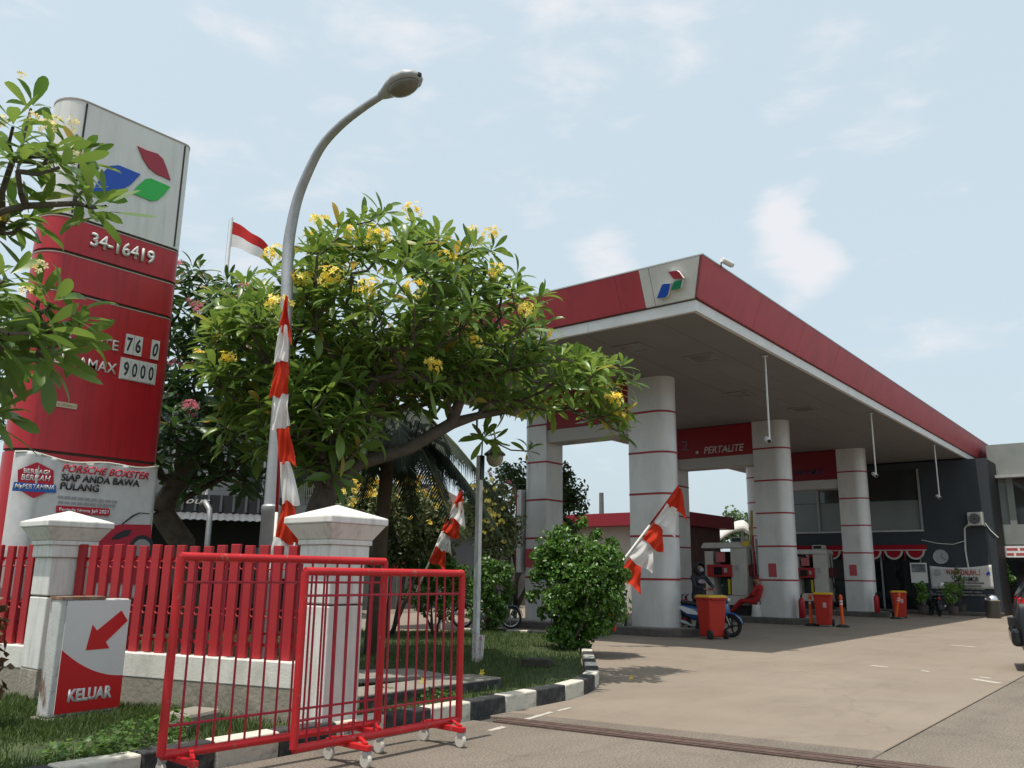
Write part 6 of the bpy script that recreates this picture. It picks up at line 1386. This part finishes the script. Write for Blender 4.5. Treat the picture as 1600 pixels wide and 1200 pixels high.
MB().box((-3, 0, 0), (2.6, 5, 1.9)).build('brick_wall', mat('brick_red', (.20, .08, .05), .9, .2, 5), s4); MB().box((-3.3, -.5, 2.15), (2.8, 5.2, 2.5)).build('white_eave', SIDEW, s4); MB().box((1.2, -.1, 0), (2.62, -.003, 2.14)).build('white_wall', SIDEW, s4)
tn_ = house('red_awning', 'sagging dark red fabric awning beside the boundary wall', 'awning', 648, 22.5, 0, 0, 0)
TR = clothmat('tent_red', (.16, .010, .015), .15)
MB().grid(lambda i, j: (-.75 + 1.5 * i, -.6 + 1.2 * j, 1.55 + .45 * i ** 2 + .25 * math.sin(j * math.pi) - .10 * math.sin(i * math.pi)), 16, 10).build('fabric', TR, tn_, smooth=True, solid=.01)
for x, y in ((-.72, -.55), (.72, -.55), (-.72, .55), (.72, .55)): MB().tube([(x, y, 0), (x, y, 1.6 if x < 0 else 1.98)], .02, 6).build('leg', POLW, tn_)
# kiosk with red roof edge
KX = 32.0; ka = onX(870, 806, KX); kb = onX(1062, 806, KX)
kk = thing('station_kiosk', 'low cream kiosk with red flat roof edge behind the columns', 'kiosk', (KX, kb[1], 0)); kw = ka[1] - kb[1]; kz_ = ka[2]
CREAM = mat('kiosk_cream', (.42, .39, .34), .7, .08, 2, dirt=(.28, .25, .21), dirtamt=.4, dscale=(2, 2, 1))
MB().box((-.3, -.2, kz_ - .55), (5, kw, kz_)).build('roof_edge', mat('kiosk_red', (.24, .015, .025), .45, .06), kk)
MB().box((.3, 2.3, 0), (4.5, kw - .5, kz_ - .555)).build('wall', CREAM, kk); MB().box((.9, .3, 0), (4.5, 2.3, kz_ - .555)).build('shopfront', mat('kiosk_inside', (.10, .045, .04), .7, .3, 2), kk)
MB().box((.28, 3.6, 1.7), (.299, 4.8, 2.6)).build('window', GLD, kk); MB().box((.26, 3.5, 2.62), (.299, 4.9, 2.72)).build('window_hood', GREYM, kk)
MB().box((.85, 1.6, .8), (.899, 2.25, 2.2)).build('poster', mat('kiosk_poster', (.45, .08, .05), .6, .3, 6), kk)
# white membrane shelter
wm = house('membrane_shelter', 'white curved membrane shelter roof beyond the kiosk', 'shelter', 1122, 48, 0, 0, 0)
MEMB = clothmat('membrane_white', (.70, .69, .66), .3); MB().grid(lambda i, j: (-1.3 + 3.1 * i, -1 + 2 * j, 2.55 + 1.9 * math.sin(i * 1.75) ** 1.2 - .5 * (2 * j - 1) ** 2 - (.0 if i < .9 else 2.5 * (i - .9))), 20, 8).build('membrane', MEMB, wm, smooth=True, solid=.02)
for x in (-1.1, 1.4): MB().tube([(x, 0, 0), (x, 0, 2.6 if x < 0 else 3.9)], .07, 8).build('mast', GREYM, wm)
MB().box((-2.6, -.4, 0), (-.4, .8, 2.35)).build('white_hut', SIDEW, wm)
# utility pole with wires
up_ = house('utility_pole', 'thin utility pole with wires beyond the kiosk', 'utility pole', 941, 60, 0, 0, 0); zt_ = atd(941, 770, 60)[2]
MB().tube([(0, 0, 0), (0, 0, zt_)], [.22, .16], 8).build('pole', mat('pole_concrete', (.12, .12, .12), .9), up_)
for z in (zt_ - 2.2, zt_ - 3.0, zt_ - 4.2): MB().tube([(i * 1.5, 0, z - .35 * math.sin(i / 12 * math.pi) - .02 * i) for i in range(13)], .025, 4).build('wire', BLACKP, up_)
# flag pole with the two-colour flag
fp = atd(363, 342, 24); fz = atd(363, 340, 24)[2]; F_ = thing('flag_pole', 'tall thin white flag pole with red over white flag above the trees', 'flag', (fp[0], fp[1], 0))
MB().tube([(0, 0, 0), (0, 0, fz)], [.05, .03], 8).build('pole', POLW, F_); MB().tube([tuple(-RIGHT * .09), tuple(-RIGHT * .09 + Vector((0, 0, fz - .05)))], .008, 5).build('rope', POLW, F_)
def ffn(r0, r1):
    def fn(i, j):
        u = i; v = r0 + (r1 - r0) * j; wv = .10 * math.sin(u * 7 + v) * u
        q = RIGHT * (1.08 * u) + FWD * wv; return (q.x, q.y, fz - .12 - .78 * v * (1 - .32 * u) - .72 * u * u ** .3 + .05 * math.sin(u * 9) * u)
    return fn
MB().grid(ffn(0, .5), 20, 6).build('red_half', clothmat('flag_red', (.50, .03, .03), .3), F_, smooth=True); MB().grid(ffn(.5, 1), 20, 6).build('white_half', FLW, F_, smooth=True)
# bent grey pipe post behind the fence
gp = onX(322, 870, 5.9); g_t = thing('pipe_post', 'grey bent pipe post behind the red pickets', 'post', (5.9, gp[1], .1)); zt2 = onX(325, 790, 5.9)[2]
MB().tube([(0, 0, 0), (0, 0, zt2 - .3), (.0, .02, zt2 - .15), (.0, .14, zt2 - .05), (0, .22, zt2 - .08)], .035, 8).build('pipe', STEEL, g_t, smooth=True)
# fallen blossoms
fmesh = flower_mesh('blossom', 1, .01, .038, FYEL, 5)
for i, (px, py, lab) in enumerate(((752, 1052, 'fallen yellow blossom on the edge of the concrete step'), (660, 1065, 'fallen yellow blossom on the tilted concrete cover'), (985, 1060, 'fallen yellow blossom on the driveway in the shrub shadow'))):
    p = P(px, py, .01 if i == 2 else .26); o = bpy.data.objects.new('blossom', fmesh); COL.objects.link(o); o.location = (p[0], p[1], (.02, .27, .27)[(i + 1) % 3] if i == 2 else .27); tag(o, lab, 'flower', 'fallen blossoms')
# plastic bag snagged under the shrub
p = P(938, 990, .1); bg_ = tag(MB().grid(lambda i, j: ((i - .5) * .5 * (1 - .3 * j), .06 * math.sin(i * 9 + j * 5), .42 * (1 - j) + .04 * math.sin(i * 12)), 12, 8).build('plastic_bag', clothmat('bag_plastic', (.45, .50, .55), .5), smooth=True), 'pale torn plastic sheet snagged under the tall shrub', 'plastic bag'); bg_.location = (p[0], p[1], .02); bg_.rotation_euler = (.2, 0, -.8)
bpy.context.view_layer.update()
